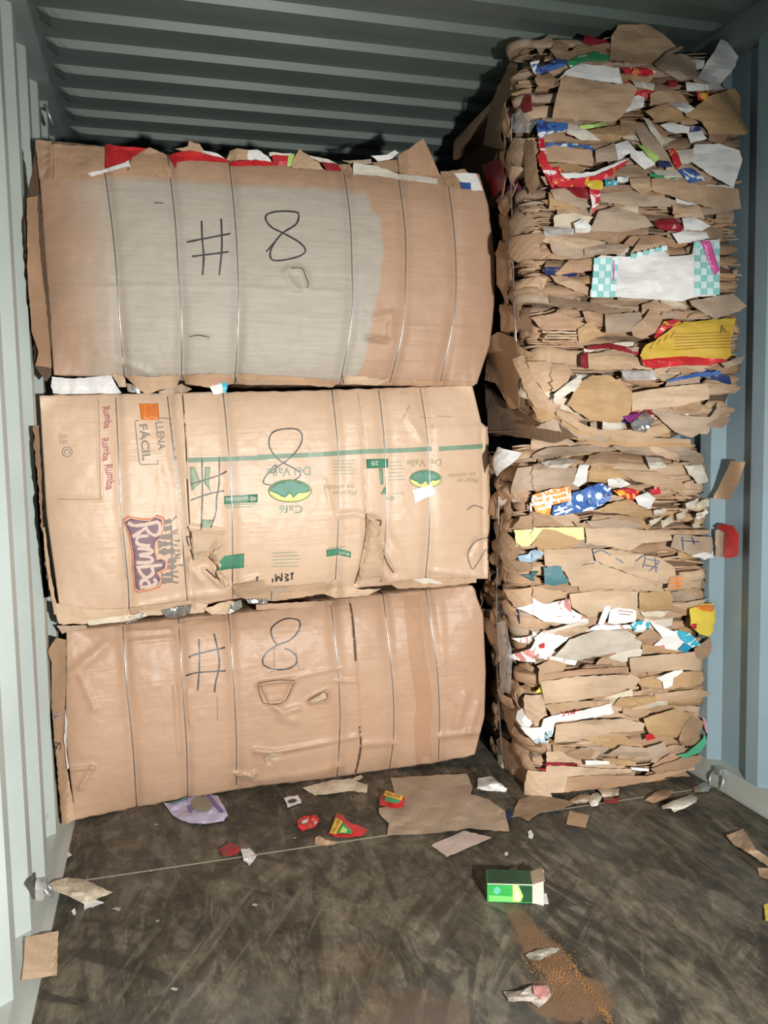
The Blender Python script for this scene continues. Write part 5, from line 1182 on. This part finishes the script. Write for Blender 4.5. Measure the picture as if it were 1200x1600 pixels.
ribbons('fine_print', o_S[wb_.name], [Z3((590, 715), (650, 722)), Z3((592, 728), (640, 733))], 1, DRED, wb_, .003, curve=False)
RL('torn_paper', Z3((680, 720), (800, 715), (770, 745), (700, 745)), CREAM, off=.06)
fd = RL('printed_carton', Z3((880, 705), (930, 690), (1005, 680), (1008, 740), (990, 783), (960, 820), (920, 810), (885, 775)), YELL, off=.075, bulge=.008, crumple=.006, label='yellow food carton at the right edge')
decal('food_print', o_S[fd.name], Z3((905, 700), (950, 690), (990, 695), (970, 720), (930, 715)), ORNG, fd, .003, 5)
decal('food_print', o_S[fd.name], Z3((888, 770), (910, 768), (908, 790), (890, 790)), RED, fd, .003, 5)
RL('cardboard_flap', Z3((810, 690), (880, 680), (960, 665), (930, 690), (860, 710)), K[7], off=.05)
# zone 4
RL('white_sheet', Z4((185, 185), (260, 110), (290, 90), (330, 110), (390, 120), (330, 170), (310, 200), (200, 200)), WW, off=.06, bulge=.01, crumple=.006, label='white sheet with a small red mark')
RL('white_sheet', Z4((190, 110), (240, 90), (260, 110), (220, 130)), WW, off=.06, crumple=.01)
RL('red_mark', Z4((270, 150), (290, 145), (288, 162), (272, 165)), RED, off=.078, bulge=0, crumple=.001, step=4)
RL('white_sheet', Z4((290, 95), (380, 70), (470, 50), (470, 65), (390, 90), (310, 110)), OFFW, off=.06)
RL('cardboard_flap', Z4((330, 100), (440, 70), (480, 85), (400, 115)), K[7], off=.065)
RL('grey_sheet', Z4((330, 200), (390, 130), (500, 90), (620, 90), (690, 130), (680, 165), (560, 185), (420, 215)), kraft('newsprint_grey', (.56, .50, .42)), off=.055, bulge=.016, crumple=.006, label='grey newsprint bulging out')
RL('white_sheet', Z4((450, 95), (500, 70), (640, 68), (650, 85), (520, 90)), WW, off=.06, bulge=.004)
RL('printed_wrapper', Z4((640, 65), (680, 48), (720, 60), (700, 100), (655, 95)), WC, off=.065, crumple=.008, label='turquoise wrapper twist')
RL('white_sheet', Z4((720, 60), (760, 75), (860, 110), (880, 150), (850, 178), (730, 155), (770, 120)), WW, off=.062, bulge=.01, crumple=.006)
RL('cardboard_flap', Z4((660, 125), (720, 80), (770, 120), (720, 155)), K[3], off=.072, bulge=.004)
RL('printed_wrapper', Z4((820, 90), (880, 100), (928, 150), (890, 160), (850, 130)), WC, off=.072, bulge=.012, crumple=.003, label='blue bag corner at the right')
RL('printed_wrapper', Z4((835, 172), (860, 140), (890, 160), (870, 182)), plain('deep_cyan_print', (.02, .25, .42), .35), off=.07, bulge=.006)
RL('cardboard_flap', Z4((895, 205), (900, 165), (950, 130), (990, 80), (985, 110), (965, 190), (930, 212)), K[3], off=.05, bulge=.006)
RL('cardboard_flap', Z4((635, 205), (760, 190), (900, 180), (910, 215), (905, 250), (640, 262)), K[7], off=.055, bulge=.006, crumple=.003, label='smooth kraft panel below the white sheets')
RL('cardboard_flap', Z4((265, 270), (440, 250), (630, 240), (635, 262), (440, 275), (268, 298)), K[1], off=.05, bulge=.004)
RL('cardboard_flap', Z4((270, 300), (420, 280), (640, 270), (680, 290), (660, 320), (560, 350), (420, 380), (290, 390)), K[2], off=.06, bulge=.012, crumple=.004, label='long pale kraft box side')
RL('cardboard_flap', Z4((665, 290), (800, 265), (900, 258), (925, 262), (928, 315), (800, 330), (680, 320)), K[5], off=.055, bulge=.006)
RL('torn_paper', Z4((745, 285), (800, 260), (850, 250), (855, 262), (815, 285), (810, 320), (775, 330), (770, 300)), WHITE, off=.072, bulge=.003, label='star-shaped white torn label')
RL('yellow_scrap', Z4((245, 325), (258, 285), (268, 280), (265, 325)), YELL, off=.055, bulge=0, step=5)
RL('cardboard_flap', Z4((225, 340), (275, 330), (290, 385), (300, 440), (240, 440)), K[7], off=.055, bulge=.005)
RL('cardboard_flap', Z4((290, 395), (420, 380), (560, 375), (540, 400), (420, 410), (320, 440)), K[0], off=.05, bulge=.01)
RL('cardboard_flap', Z4((565, 400), (600, 365), (740, 355), (745, 385), (640, 410)), K[5], off=.055, bulge=.012)
RL('cardboard_flap', Z4((740, 350), (900, 330), (975, 345), (960, 360), (860, 380), (745, 380)), K[0], off=.05, bulge=.008)
ws = RL('printed_carton', Z4((228, 470), (320, 440), (430, 420), (560, 390), (572, 430), (440, 455), (330, 465), (322, 520), (260, 528), (240, 490)), WHITE, off=.065, bulge=.008, crumple=.004, label='white carton strip with red lettering')
ribbons('red_lettering', o_S[ws.name], [Z4((362, 428), (372, 426), (366, 432), (374, 436), (362, 440)), Z4((380, 425), (392, 422), (386, 423), (388, 436)), Z4((400, 434), (400, 423), (406, 430), (412, 421), (412, 432)), Z4((418, 420), (430, 418))], 1.6, RED, ws, .004, curve=False)
decal('blue_print', o_S[ws.name], Z4((255, 510), (318, 500), (318, 518), (262, 525)), plain('soft_cyan', (.4, .6, .68), .5), ws, .003, 5)
RL('torn_paper', Z4((205, 420), (225, 400), (250, 450), (240, 480), (215, 450)), WHITE, off=.05, crumple=.012)
RL('cardboard_flap', Z4((330, 550), (335, 475), (440, 460), (600, 450), (700, 470), (690, 500), (560, 510), (400, 545)), K[7], off=.055, bulge=.012, label='smooth kraft fold under the white carton')
RL('cardboard_flap', Z4((690, 450), (820, 410), (900, 430), (860, 470), (830, 530), (720, 520)), K[5], off=.05, bulge=.016)
RL('cardboard_flap', Z4((835, 540), (850, 490), (890, 435), (940, 465), (910, 540), (870, 560)), K[3], off=.06, bulge=.006, label='dark-edged flap near the right edge')
RL('red_scrap', Z4((700, 518), (730, 512), (742, 535), (705, 542)), RED, off=.07, bulge=0, crumple=.003, step=5)
RL('green_strips', Z4((830, 600), (870, 590), (920, 550), (945, 515), (950, 550), (920, 590), (860, 612)), plain('emerald_print', (.08, .42, .22), .45), off=.06, bulge=.004, label='green printed strips at the lower right')
RL('pink_scrap', Z4((930, 440), (960, 470), (985, 520), (970, 545), (945, 500)), plain('dusty_pink', (.55, .28, .33), .5), off=.05, bulge=.004)
RL('cardboard_flap', Z4((540, 600), (600, 560), (700, 570), (780, 545), (790, 590), (700, 605)), K[4], off=.05, bulge=.012)
RL('red_edge', Z4((260, 630), (420, 632), (425, 642), (280, 642)), DRED, off=.06, bulge=.002)
RL('torn_paper', Z4((455, 622), (555, 625), (555, 638), (460, 640)), WHITE, off=.07, bulge=.002, crumple=.002)
RL('torn_paper', Z4((640, 648), (715, 655), (715, 668), (645, 660)), WHITE, off=.065, bulge=.002)
RL('cardboard_flap', Z4((245, 640), (400, 645), (520, 655), (640, 655), (650, 670), (500, 680), (385, 685), (368, 752), (243, 755)), K[2], off=.062, bulge=.004, crumple=.003, label='large pale kraft panel at the lower left corner')
RL('cardboard_flap', Z4((368, 750), (385, 690), (520, 680), (700, 685), (860, 655), (880, 660), (760, 700), (560, 735)), K[1], off=.06, bulge=.006, crumple=.003, label='long kraft panel along the floor')
RL('cardboard_flap', Z4((720, 655), (850, 610), (930, 600), (925, 625), (860, 670), (760, 690)), K[3], off=.05, bulge=.006)
# boards that jut out past the right edge, to the wall
OUT = lambda x, y, o: at_Y(x, y, 2.60-.16*smooth(1110, 1168, x)-o)
P('cardboard_flap', OUT, Z3((975, 260), (1010, 190), (1050, 105), (1107, 110), (1080, 195), (1045, 262)), K[0], rlow, off=.0, bulge=0, crumple=.002, label='flat board sticking out at the right')
P('red_box_end', OUT, Z3((990, 375), (1015, 360), (1060, 370), (1080, 400), (1078, 490), (1050, 502), (1020, 498), (1025, 400)), RED, rlow, off=.0, bulge=.004, crumple=.003, thick=.012, label='bright red box end at the wall')
P('cardboard_flap', OUT, Z3((985, 385), (1024, 385), (1022, 498), (985, 495)), K[4], rlow, off=-.004, bulge=0)
# the left side of the lower bale
SL('side_flap', Z4((15, 30), (60, 40), (110, 110), (180, 230), (130, 200), (60, 120)), K[3], off=.035, step=8)
SL('side_flap', Z4((90, 540), (110, 520), (160, 560), (240, 600), (235, 740), (150, 755), (120, 640)), K[3], off=.02, step=8)
SL('side_flap', Z4((100, 580), (118, 600), (125, 690), (95, 690)), CREAM, off=.03, step=6)
SL('side_film', Z4((95, 60), (130, 50), (160, 200), (150, 350), (110, 340)), CLEAR, off=.05, crumple=.014, step=7, label='clear plastic hanging down the side')
SL('side_wrapper', Z3((85, 685), (180, 690), (190, 770), (110, 783)), NAVY, off=.02, step=7)
SL('side_flap', Z4((110, 360), (190, 330), (250, 480), (280, 570), (200, 560), (130, 460)), K[1], off=.02, step=8)
SL('side_wrapper', Z3((95, 410), (150, 430), (190, 520), (140, 500)), plain('smoky_film', (.2, .24, .3), .25), off=.03, step=7)
SL('side_wrapper', Z3((100, 250), (180, 230), (190, 265), (110, 290)), FOIL, off=.03, crumple=.014, step=6)

# ================================================================== litter on the floor
def FL(x, y, o): return at_Z(x, y, o if o > .004 else .004*math.exp((o-.004)/.004))
def FW(x, y, o):
    z = o if o > .004 else .004*math.exp((o-.004)/.004)
    h = z
    for _ in range(12):
        p = at_Z(x, y, h); h = .5*h+.5*(z+max(0, .055-p.x)*1.25)
    return p
def litter(name, pts, mat, label, cat, parent=None, off=.006, bulge=.0, crumple=.004, thick=.002, step=6, freq=14, tilt=(0, 0), jag=.8, group=None, M=None):
    o = piece(name, M or FL, pts, mat, parent, off=off, bulge=bulge, crumple=crumple, thick=thick, step=step, freq=freq, tilt=tilt, jag=jag)
    zm = min((v.co.z for v in o.data.vertices))
    if not parent:
        # let it rest on the boards
        z0 = o.location.z+zm
        o.location.z += (.0012-z0); ORG[o.name] = o.location.copy(); props(o, label, cat, group)
    return o
def litter_on(o, name, pts, mat, off=.003, step=5):
    S0 = o_S[o.name]; dz = None
    q, F = tess(resample(pts, step, True), step)
    base = ORG[o.name]
    V = [S0(x, y, off)+Vector((0, 0, SHIFT.get(o.name, 0))) for x, y in q]
    return mesh(name, V, F, mat, o)
SHIFT = {}
_l = litter
def litter(*a, **k):
    o = _l(*a, **k)
    if not k.get('parent'):
        # remember how far it was dropped
        S0 = o_S[o.name]; p = a[1][0]
        zs = min(v.co.z for v in o.data.vertices)+o.location.z
        SHIFT[o.name] = 0
    return o

big = litter('cardboard_sheet', ZH((95, 68), (200, 60), (318, 55), (335, 95), (330, 115), (380, 130), (430, 165), (443, 225), (400, 222), (330, 215), (200, 232), (85, 235), (88, 200), (60, 170), (60, 155), (92, 150), (105, 110)), K[4], 'large torn kraft sheet lying flat in front of the left stack', 'cardboard', bulge=.004, crumple=.010, freq=7, step=8)
pink = litter('card_strip', ZH((212, 262), (310, 220), (392, 240), (260, 297)), kraft('pinkish_card', (.55, .44, .40), (.48, .38, .34)), 'pinkish card strip beside the large torn kraft sheet', 'cardboard', crumple=.002, off=.005)
v = litter('plastic_packet', ZG((510, 148), (545, 148), (585, 134), (640, 124), (680, 126), (700, 160), (712, 190), (700, 205), (640, 216), (590, 212), (545, 192)), LAV, 'lavender plastic packet with an oval window by the left stack', 'packet', crumple=.008, bulge=.01)
c = ZG((630, 152))[0]
litter_on(v, 'oval_window', [(c[0]+17*cos(a), c[1]+13*sin(a)) for a in [2*pi*k/20 for k in range(20)]], plain('window_grey', (.24, .24, .2), .3))
litter_on(v, 'printed_band', ZG((520, 150), (545, 152), (590, 135), (585, 126), (560, 140)), SLATE)
litter_on(v, 'printed_band', ZG((645, 122), (660, 128), (700, 175), (690, 180), (660, 150)), plain('violet_print', (.16, .1, .35), .4))
litter_on(v, 'printed_band', ZG((585, 158), (598, 155), (602, 178), (590, 178)), plain('violet_print2', (.2, .14, .4), .4))
litter('paper_sheet', ZG((945, 102), (985, 90), (1040, 78), (1100, 72), (1128, 62), (1135, 70), (1112, 80), (1150, 92), (1145, 118), (1095, 112), (1040, 120), (985, 125)), CREAM, 'cream torn paper poking out under the bottom left bale', 'paper', crumple=.008)
wl = litter('paper_label', ZG((888, 132), (930, 122), (942, 148), (900, 162)), WHITE, 'small white label with a dark oval on the floor', 'label', crumple=.003, step=5)
c = ZG((914, 143))[0]
litter_on(wl, 'oval_print', [(c[0]+7*cos(a)-.8*sin(a), c[1]+3*sin(a)-1*cos(a)) for a in [2*pi*k/14 for k in range(14)]], BLACK, step=3)
s1 = litter('snack_sachet', ZG((928, 205), (950, 192), (990, 188), (1002, 205), (985, 225), (945, 238), (930, 225)), RED, 'crumpled red and white sachet left of the triangular sachet', 'sachet', crumple=.014, freq=26, step=4)
litter_on(s1, 'white_print', ZG((940, 205), (965, 198), (960, 210), (945, 215)), WHITE, step=4); litter_on(s1, 'white_print', ZG((968, 215), (992, 200), (990, 215), (972, 225)), FOIL, step=4)
s2 = litter('spice_sachet', ZM((268, 222), (300, 235), (345, 275), (428, 305), (400, 335), (330, 345), (280, 345), (232, 325), (255, 270)), RED, 'triangular red spice sachet with yellow panel, alone on the floor', 'sachet', crumple=.006, bulge=.008, step=5)
litter_on(s2, 'yellow_panel', ZM((268, 245), (302, 262), (268, 328), (238, 318)), YELL)
litter_on(s2, 'green_panel', ZM((302, 268), (350, 312), (340, 325), (275, 322)), GREEN)
litter_on(s2, 'yellow_panel', ZM((302, 285), (325, 305), (318, 320), (285, 318)), LIME, off=.005)
s3 = litter('spice_sachet', ZM((515, 95), (560, 115), (610, 138), (600, 180), (560, 188), (480, 172), (490, 130)), RED, 'red spice sachet lying on the edge of the large kraft sheet', 'sachet', crumple=.004, bulge=.008, step=5, off=.02)
litter_on(s3, 'yellow_panel', ZM((512, 122), (598, 148), (592, 170), (505, 145)), YELL)
litter_on(s3, 'green_panel', ZM((515, 152), (588, 172), (570, 186), (508, 172)), GREEN)
def FLt(x, y, o): return at_Z(x, y, .012+o)
text('brand_lettering', lambda x, y, o: o_S[s3.name](x, y, o), 'MALHER', *ZM((552, 145))[0], 14, 24, 5, DRED, s3, .006)
text('brand_lettering', lambda x, y, o: o_S[s2.name](x, y, o), 'MALHER', *ZM((270, 286))[0], -62, 22, 5, DRED, s2, .006)
s3.location.z += .008
litter('leaf_scrap', ZM((165, 345), (190, 335), (215, 355), (275, 365), (260, 380), (200, 385), (165, 378)), K[0], 'curled brown scrap on the floor seam by the sachets', 'scrap', crumple=.014, step=4)
r1 = litter('wrapper_scrap', ZG((680, 295), (715, 270), (755, 285), (740, 310), (700, 315)), DRED, 'dark red wrapper scrap touching the crumpled white scrap', 'scrap', crumple=.012, step=4)
litter('paper_scrap', ZG((752, 292), (778, 290), (803, 312), (780, 345), (762, 330)), WHITE, 'crumpled white scrap beside the dark red wrapper', 'scrap', crumple=.012, step=4)
litter('paper_bag', ZG((140, 398), (165, 385), (205, 375), (262, 378), (300, 398), (352, 418), (330, 430), (262, 455), (210, 430)), CREAM, 'flattened buff paper by the left wall with a white folded corner', 'paper', crumple=.012, bulge=.012, step=6, M=FW)
litter('paper_scrap', ZG((262, 416), (290, 420), (325, 432), (260, 454)), WHITE, 'white paper corner lying on the flattened buff paper', 'paper', crumple=.004, off=.032, step=5)
litter('paper_scrap', ZG((190, 308), (212, 298), (226, 312), (205, 325)), CREAM, 'small crumpled tan scrap behind the buff paper', 'scrap', crumple=.014, step=3)
litter('paper_scrap', ZG((225, 485), (233, 475), (238, 495), (228, 500)), WHITE, 'tiny white scrap in front of the buff paper', 'scrap', step=3)
# board leaning on the left wall foot
piece('leaning_board', lambda x, y, o: at_Y(x, y, 2.16+(.16)*smooth(1530, 1455, y)+.10*(x-60)/60-o), ZG((80, 565), (183, 548), (178, 688), (65, 705)), K[2], None, off=0, bulge=.0, crumple=.002, thick=.004)
lb = bpy.data.objects['leaning_board']; props(lb, 'square piece of pale cardboard at the foot of the left wall', 'cardboard')
# lie it flat on the floor instead of in the air
COLL = lb; 
bpy.data.objects.remove(lb)
litter('cardboard_square', ZG((80, 568), (183, 548), (178, 688), (68, 703)), K[2], 'square piece of pale cardboard at the foot of the left wall', 'cardboard', crumple=.003, off=.006, thick=.004, M=FW)

# green carton with open end
def carton():
    t = thing('small_carton', 'empty green printed carton lying open in the middle of the floor', 'carton', at_Z(810, 1410, 0))
    a = at_Z(762, 1409, .002); b = at_Z(832, 1411, .002); ax = (b-a); ax.z = 0; ln = ax.length; ax.normalize(); nrm = Vector((-ax.y, ax.x, 0)); w = .075; h = .055
    th = .0012
    def wall(name, o, e1, e2, mat, **k):
        n = e1.cross(e2).normalized()*th; V = [o, o+e1, o+e1+e2, o+e2]; V = V+[p-n for p in V]
        F = [(0, 1, 2, 3), (7, 6, 5, 4), (0, 4, 5, 1), (1, 5, 6, 2), (2, 6, 7, 3), (3, 7, 4, 0)]
        return mesh(name, V, F, mat, t, smooth_on=False)
    up = Vector((0, 0, h)); back = nrm*w
    gl = kraft('leaf_green_carton', (.05, .42, .09), (.03, .30, .06), rough=.35); dk = kraft('dark_green_carton', (.02, .09, .035), (.015, .05, .025), rough=.35)
    front = wall('front_panel', a, ax*ln, up, gl); wall('top_panel', a+up, ax*ln, back, dk); wall('back_panel', a+back, ax*ln, up, dk)
    wall('bottom_panel', a, ax*ln, back, dk); wall('end_panel', a, back, up, gl)
    e = a+ax*ln
    wall('end_flap', e+up*0, ax*.030+nrm*(-.012), up*.98, OFFW); wall('end_flap', e+back, ax*.04+nrm*.01, up*.95, OFFW)
    wall('end_flap', e+up, ax*.035+Vector((0, 0, .012)), back*.95, K[4]); wall('end_flap', e, ax*.045, back*.7, WHITE)
    S = lambda x, y, o: a+ax*(x*ln)+Vector((0, 0, y*h))-nrm*(o)
    def tx(s, x, y, w_, h_, m, par):
        V, F = text_vf(s, 1.); xs = [v[0] for v in V]; ys = [v[1] for v in V]
        P_ = [S(x+((v[0]-min(xs))/(max(xs)-min(xs))-.5)*w_, y+((v[1]-min(ys))/(max(ys)-min(ys))-.5)*h_, .0009) for v in V]; mesh('carton_text', P_, F, m, par)
    def pz(nm, pts, m, o=.0007): mesh(nm, [S(x, y, o) for x, y in pts], [tuple(range(len(pts)))], m, front, smooth_on=False)
    pz('pale_green_print', [(.03, .04), (.60, .04), (.60, .32), (.03, .36)], plain('spring_green', (.16, .55, .13), .4))
    pz('yellow_print', [(.56, .05), (.72, .05), (.79, .35), (.68, .93), (.56, .93)], plain('yellow_green', (.55, .68, .18), .4), .0010)
    pz('white_print', [(.62, .10), (.70, .10), (.72, .35), (.64, .90), (.60, .90)], OFFW, .0014)
    pz('dark_print', [(.76, .04), (.995, .04), (.995, .93), (.71, .93), (.80, .38)], dk, .0010)
    pz('leaf_print', [(.12, .55), (.20, .40), (.28, .50), (.30, .72), (.22, .85), (.15, .78)], plain('blue_green', (.10, .45, .30), .4), .0012)
    V = [S(.0, .95, .0007), S(1, .95, .0007), S(1, 1.0, .0007), S(0, 1.0, .0007)]; mesh('pale_rim', V, [(0, 1, 2, 3)], OFFW, front, smooth_on=False)
carton()
litter('cardboard_scrap', ZH((620, 163), (676, 175), (665, 213), (608, 200)), K[0], 'small brown cardboard square in front of the right stack', 'cardboard', crumple=.003)
litter('grey_card', ZH((450, 175), (470, 130), (520, 115), (580, 125), (640, 140), (600, 155), (540, 165), (500, 192)), K[6], 'dirty grey-brown card beside the blue scrap before the right stack', 'cardboard', crumple=.006)
litter('paper_scrap', ZH((350, 68), (395, 62), (410, 80), (437, 98), (432, 108), (385, 106), (348, 98)), WHITE, 'crumpled white paper between the two stacks', 'paper', crumple=.014, step=4, bulge=.02)
litter('paper_roll', ZH((888, 145), (930, 128), (975, 113), (992, 122), (990, 136), (925, 166), (915, 152), (895, 154)), OFFW, 'rolled cream paper lying near the right wall', 'paper', crumple=.008, bulge=.03, step=4)
litter('brown_scrap', ZH((838, 132), (870, 108), (905, 100), (925, 108), (905, 128), (865, 140)), K[3], 'dark brown folded scrap left of the rolled cream paper', 'scrap', crumple=.010, bulge=.01, step=4)
for k, (p, m, l) in enumerate(((((618, 128), (650, 108), (680, 112), (670, 135), (640, 136)), K[4], 'crumpled brown scrap under the right stack, leftmost of its heap'),
    (((668, 115), (700, 100), (715, 112), (700, 138), (680, 142)), OFFW, 'crumpled pale scrap in the heap under the right stack'),
    (((700, 100), (735, 92), (765, 98), (760, 118), (720, 125)), CREAM, 'buff curled scrap in the heap under the right stack, rightmost'),
    (((715, 125), (765, 120), (762, 138), (722, 142)), DRED, 'dark red scrap in the heap under the right stack'))):
    litter('crushed_scrap', ZH(*p), m, l, 'scrap', crumple=.016, bulge=.014, step=4, group='crushed scraps under the right stack')
litter('foil_scrap', ZH((980, 92), (1010, 80), (1035, 85), (1025, 108), (985, 108)), FOIL, 'silver foil scrap beside the lashing ring on the right', 'scrap', crumple=.014, bulge=.01, step=4)
litter('blue_scrap', ZH((425, 168), (440, 148), (452, 155), (448, 180), (430, 184)), NAVY, 'small dark blue scrap at the tip of the large kraft sheet', 'scrap', crumple=.010, off=.02, step=3)
litter('white_scrap', ZH((497, 218), (504, 212), (512, 230), (508, 240), (497, 236)), WHITE, 'small white scrap behind the green carton', 'scrap', crumple=.006, step=3)
litter('tiny_scrap', ZH((430, 280), (438, 280), (438, 288), (430, 288)), WHITE, 'tiny white crumb between the pinkish strip and the green carton', 'scrap', step=3)
litter('grey_chip', ZH((438, 345), (445, 330), (468, 322), (462, 345), (445, 352)), K[6], 'small grey-brown chip just behind the green carton', 'scrap', step=4)
litter('torn_paper', ZH((488, 585), (520, 570), (560, 562), (588, 565), (580, 578), (530, 600), (500, 597)), kraft('dirty_white', (.42, .38, .33)), 'dirty torn paper on the spilled soil behind the pinkish rag', 'paper', crumple=.010, step=4)
rag = litter('torn_paper', ZH((425, 690), (480, 688), (515, 668), (555, 670), (565, 700), (550, 722), (530, 738), (505, 720), (440, 718)), kraft('dirty_paper', (.36, .32, .28)), 'dirty torn paper with a pink stain, nearest on the floor', 'paper', crumple=.012, step=5)
litter_on(rag, 'pink_stain', ZH((510, 675), (550, 675), (560, 700), (540, 715), (515, 700)), plain('faded_pink', (.5, .22, .2), .6))
litter('cardboard_strip', ZH((1078, 235), (1125, 215), (1150, 250), (1165, 275), (1203, 300), (1203, 328), (1150, 290), (1100, 262)), K[0], 'bent brown cardboard strip at the right edge of the photo', 'cardboard', crumple=.010, bulge=.02)
litter('cardboard_scrap', ZH((1168, 328), (1203, 330), (1210, 370), (1172, 352)), K[0], 'brown cardboard corner in front of the bent strip at the right', 'cardboard', crumple=.006)
litter('yellow_packet', ZH((1188, 440), (1215, 430), (1215, 490), (1192, 485)), YELL, 'yellow and green packet cut by the right edge of the photo', 'packet', crumple=.006)
for i, (x, y) in enumerate(((488, 215), (470, 358), (365, 478), (492, 515), (795, 465), (545, 728), (920, 258))):
    q = ZG((x, y))[0]; s = (3, 4, 7, 4, 5, 6, 3)[i]
    litter('floor_crumb', [(q[0]-s, q[1]), (q[0]-s*.2, q[1]-s*.5), (q[0]+s, q[1]-.2*s), (q[0]+s*.5, q[1]+s*.5)], kraft('crumb_%d' % i, (.45, .42, .34)), 'small pale paper crumb pressed on the dark floorboards', 'scrap', step=3, crumple=.003, group='paper crumbs on the floor')
# rags tied near the lashing points on the left wall
def rag_on_wall(pts, X, label, mat=WHITE):
    o = piece('tied_rag', lambda x, y, off: at_X(x, y, X+off), pts, mat, None, off=.012, bulge=.01, crumple=.010, step=4, thick=.002); props(o, label, 'rag')
rag_on_wall([(56, 1376), (60, 1372), (66, 1384), (70, 1402), (66, 1408), (57, 1407), (55, 1395)], .004, 'white rag scrap hanging at the foot of the left wall')
# spilled orange-brown grains
V = []; F = []; R = random.Random(3)
for i in range(1500):
    k = R.random()
    if k < .6: px, py = R.gauss(865, 22)+(0), R.gauss(1520, 30); px += (py-1520)*.45
    else: t = R.random(); px, py = 880+80*t+R.gauss(0, 3), 1490+115*t+R.gauss(0, 4)
    q = at_Z(px, py, 0); r = R.uniform(.0008, .0024)
    if q.y < .9: continue
    b = len(V); V += [q+Vector((r, 0, r*.5)), q+Vector((-r*.5, r*.9, r*.5)), q+Vector((-r*.5, -r*.9, r*.5)), q+Vector((0, 0, r*1.6)), q+Vector((0, 0, -.0002))]
    F += [(b, b+1, b+3), (b+1, b+2, b+3), (b+2, b, b+3), (b+1, b, b+4), (b+2, b+1, b+4), (b, b+2, b+4)]
o = mesh('spilled_grain', V, F, plain('orange_brown_grain', (.36, .19, .075), .6, mottled=.5), smooth_on=False)
props(o, 'orange-brown grains spilled on the floor in front of the green carton', 'grain', kind='stuff')
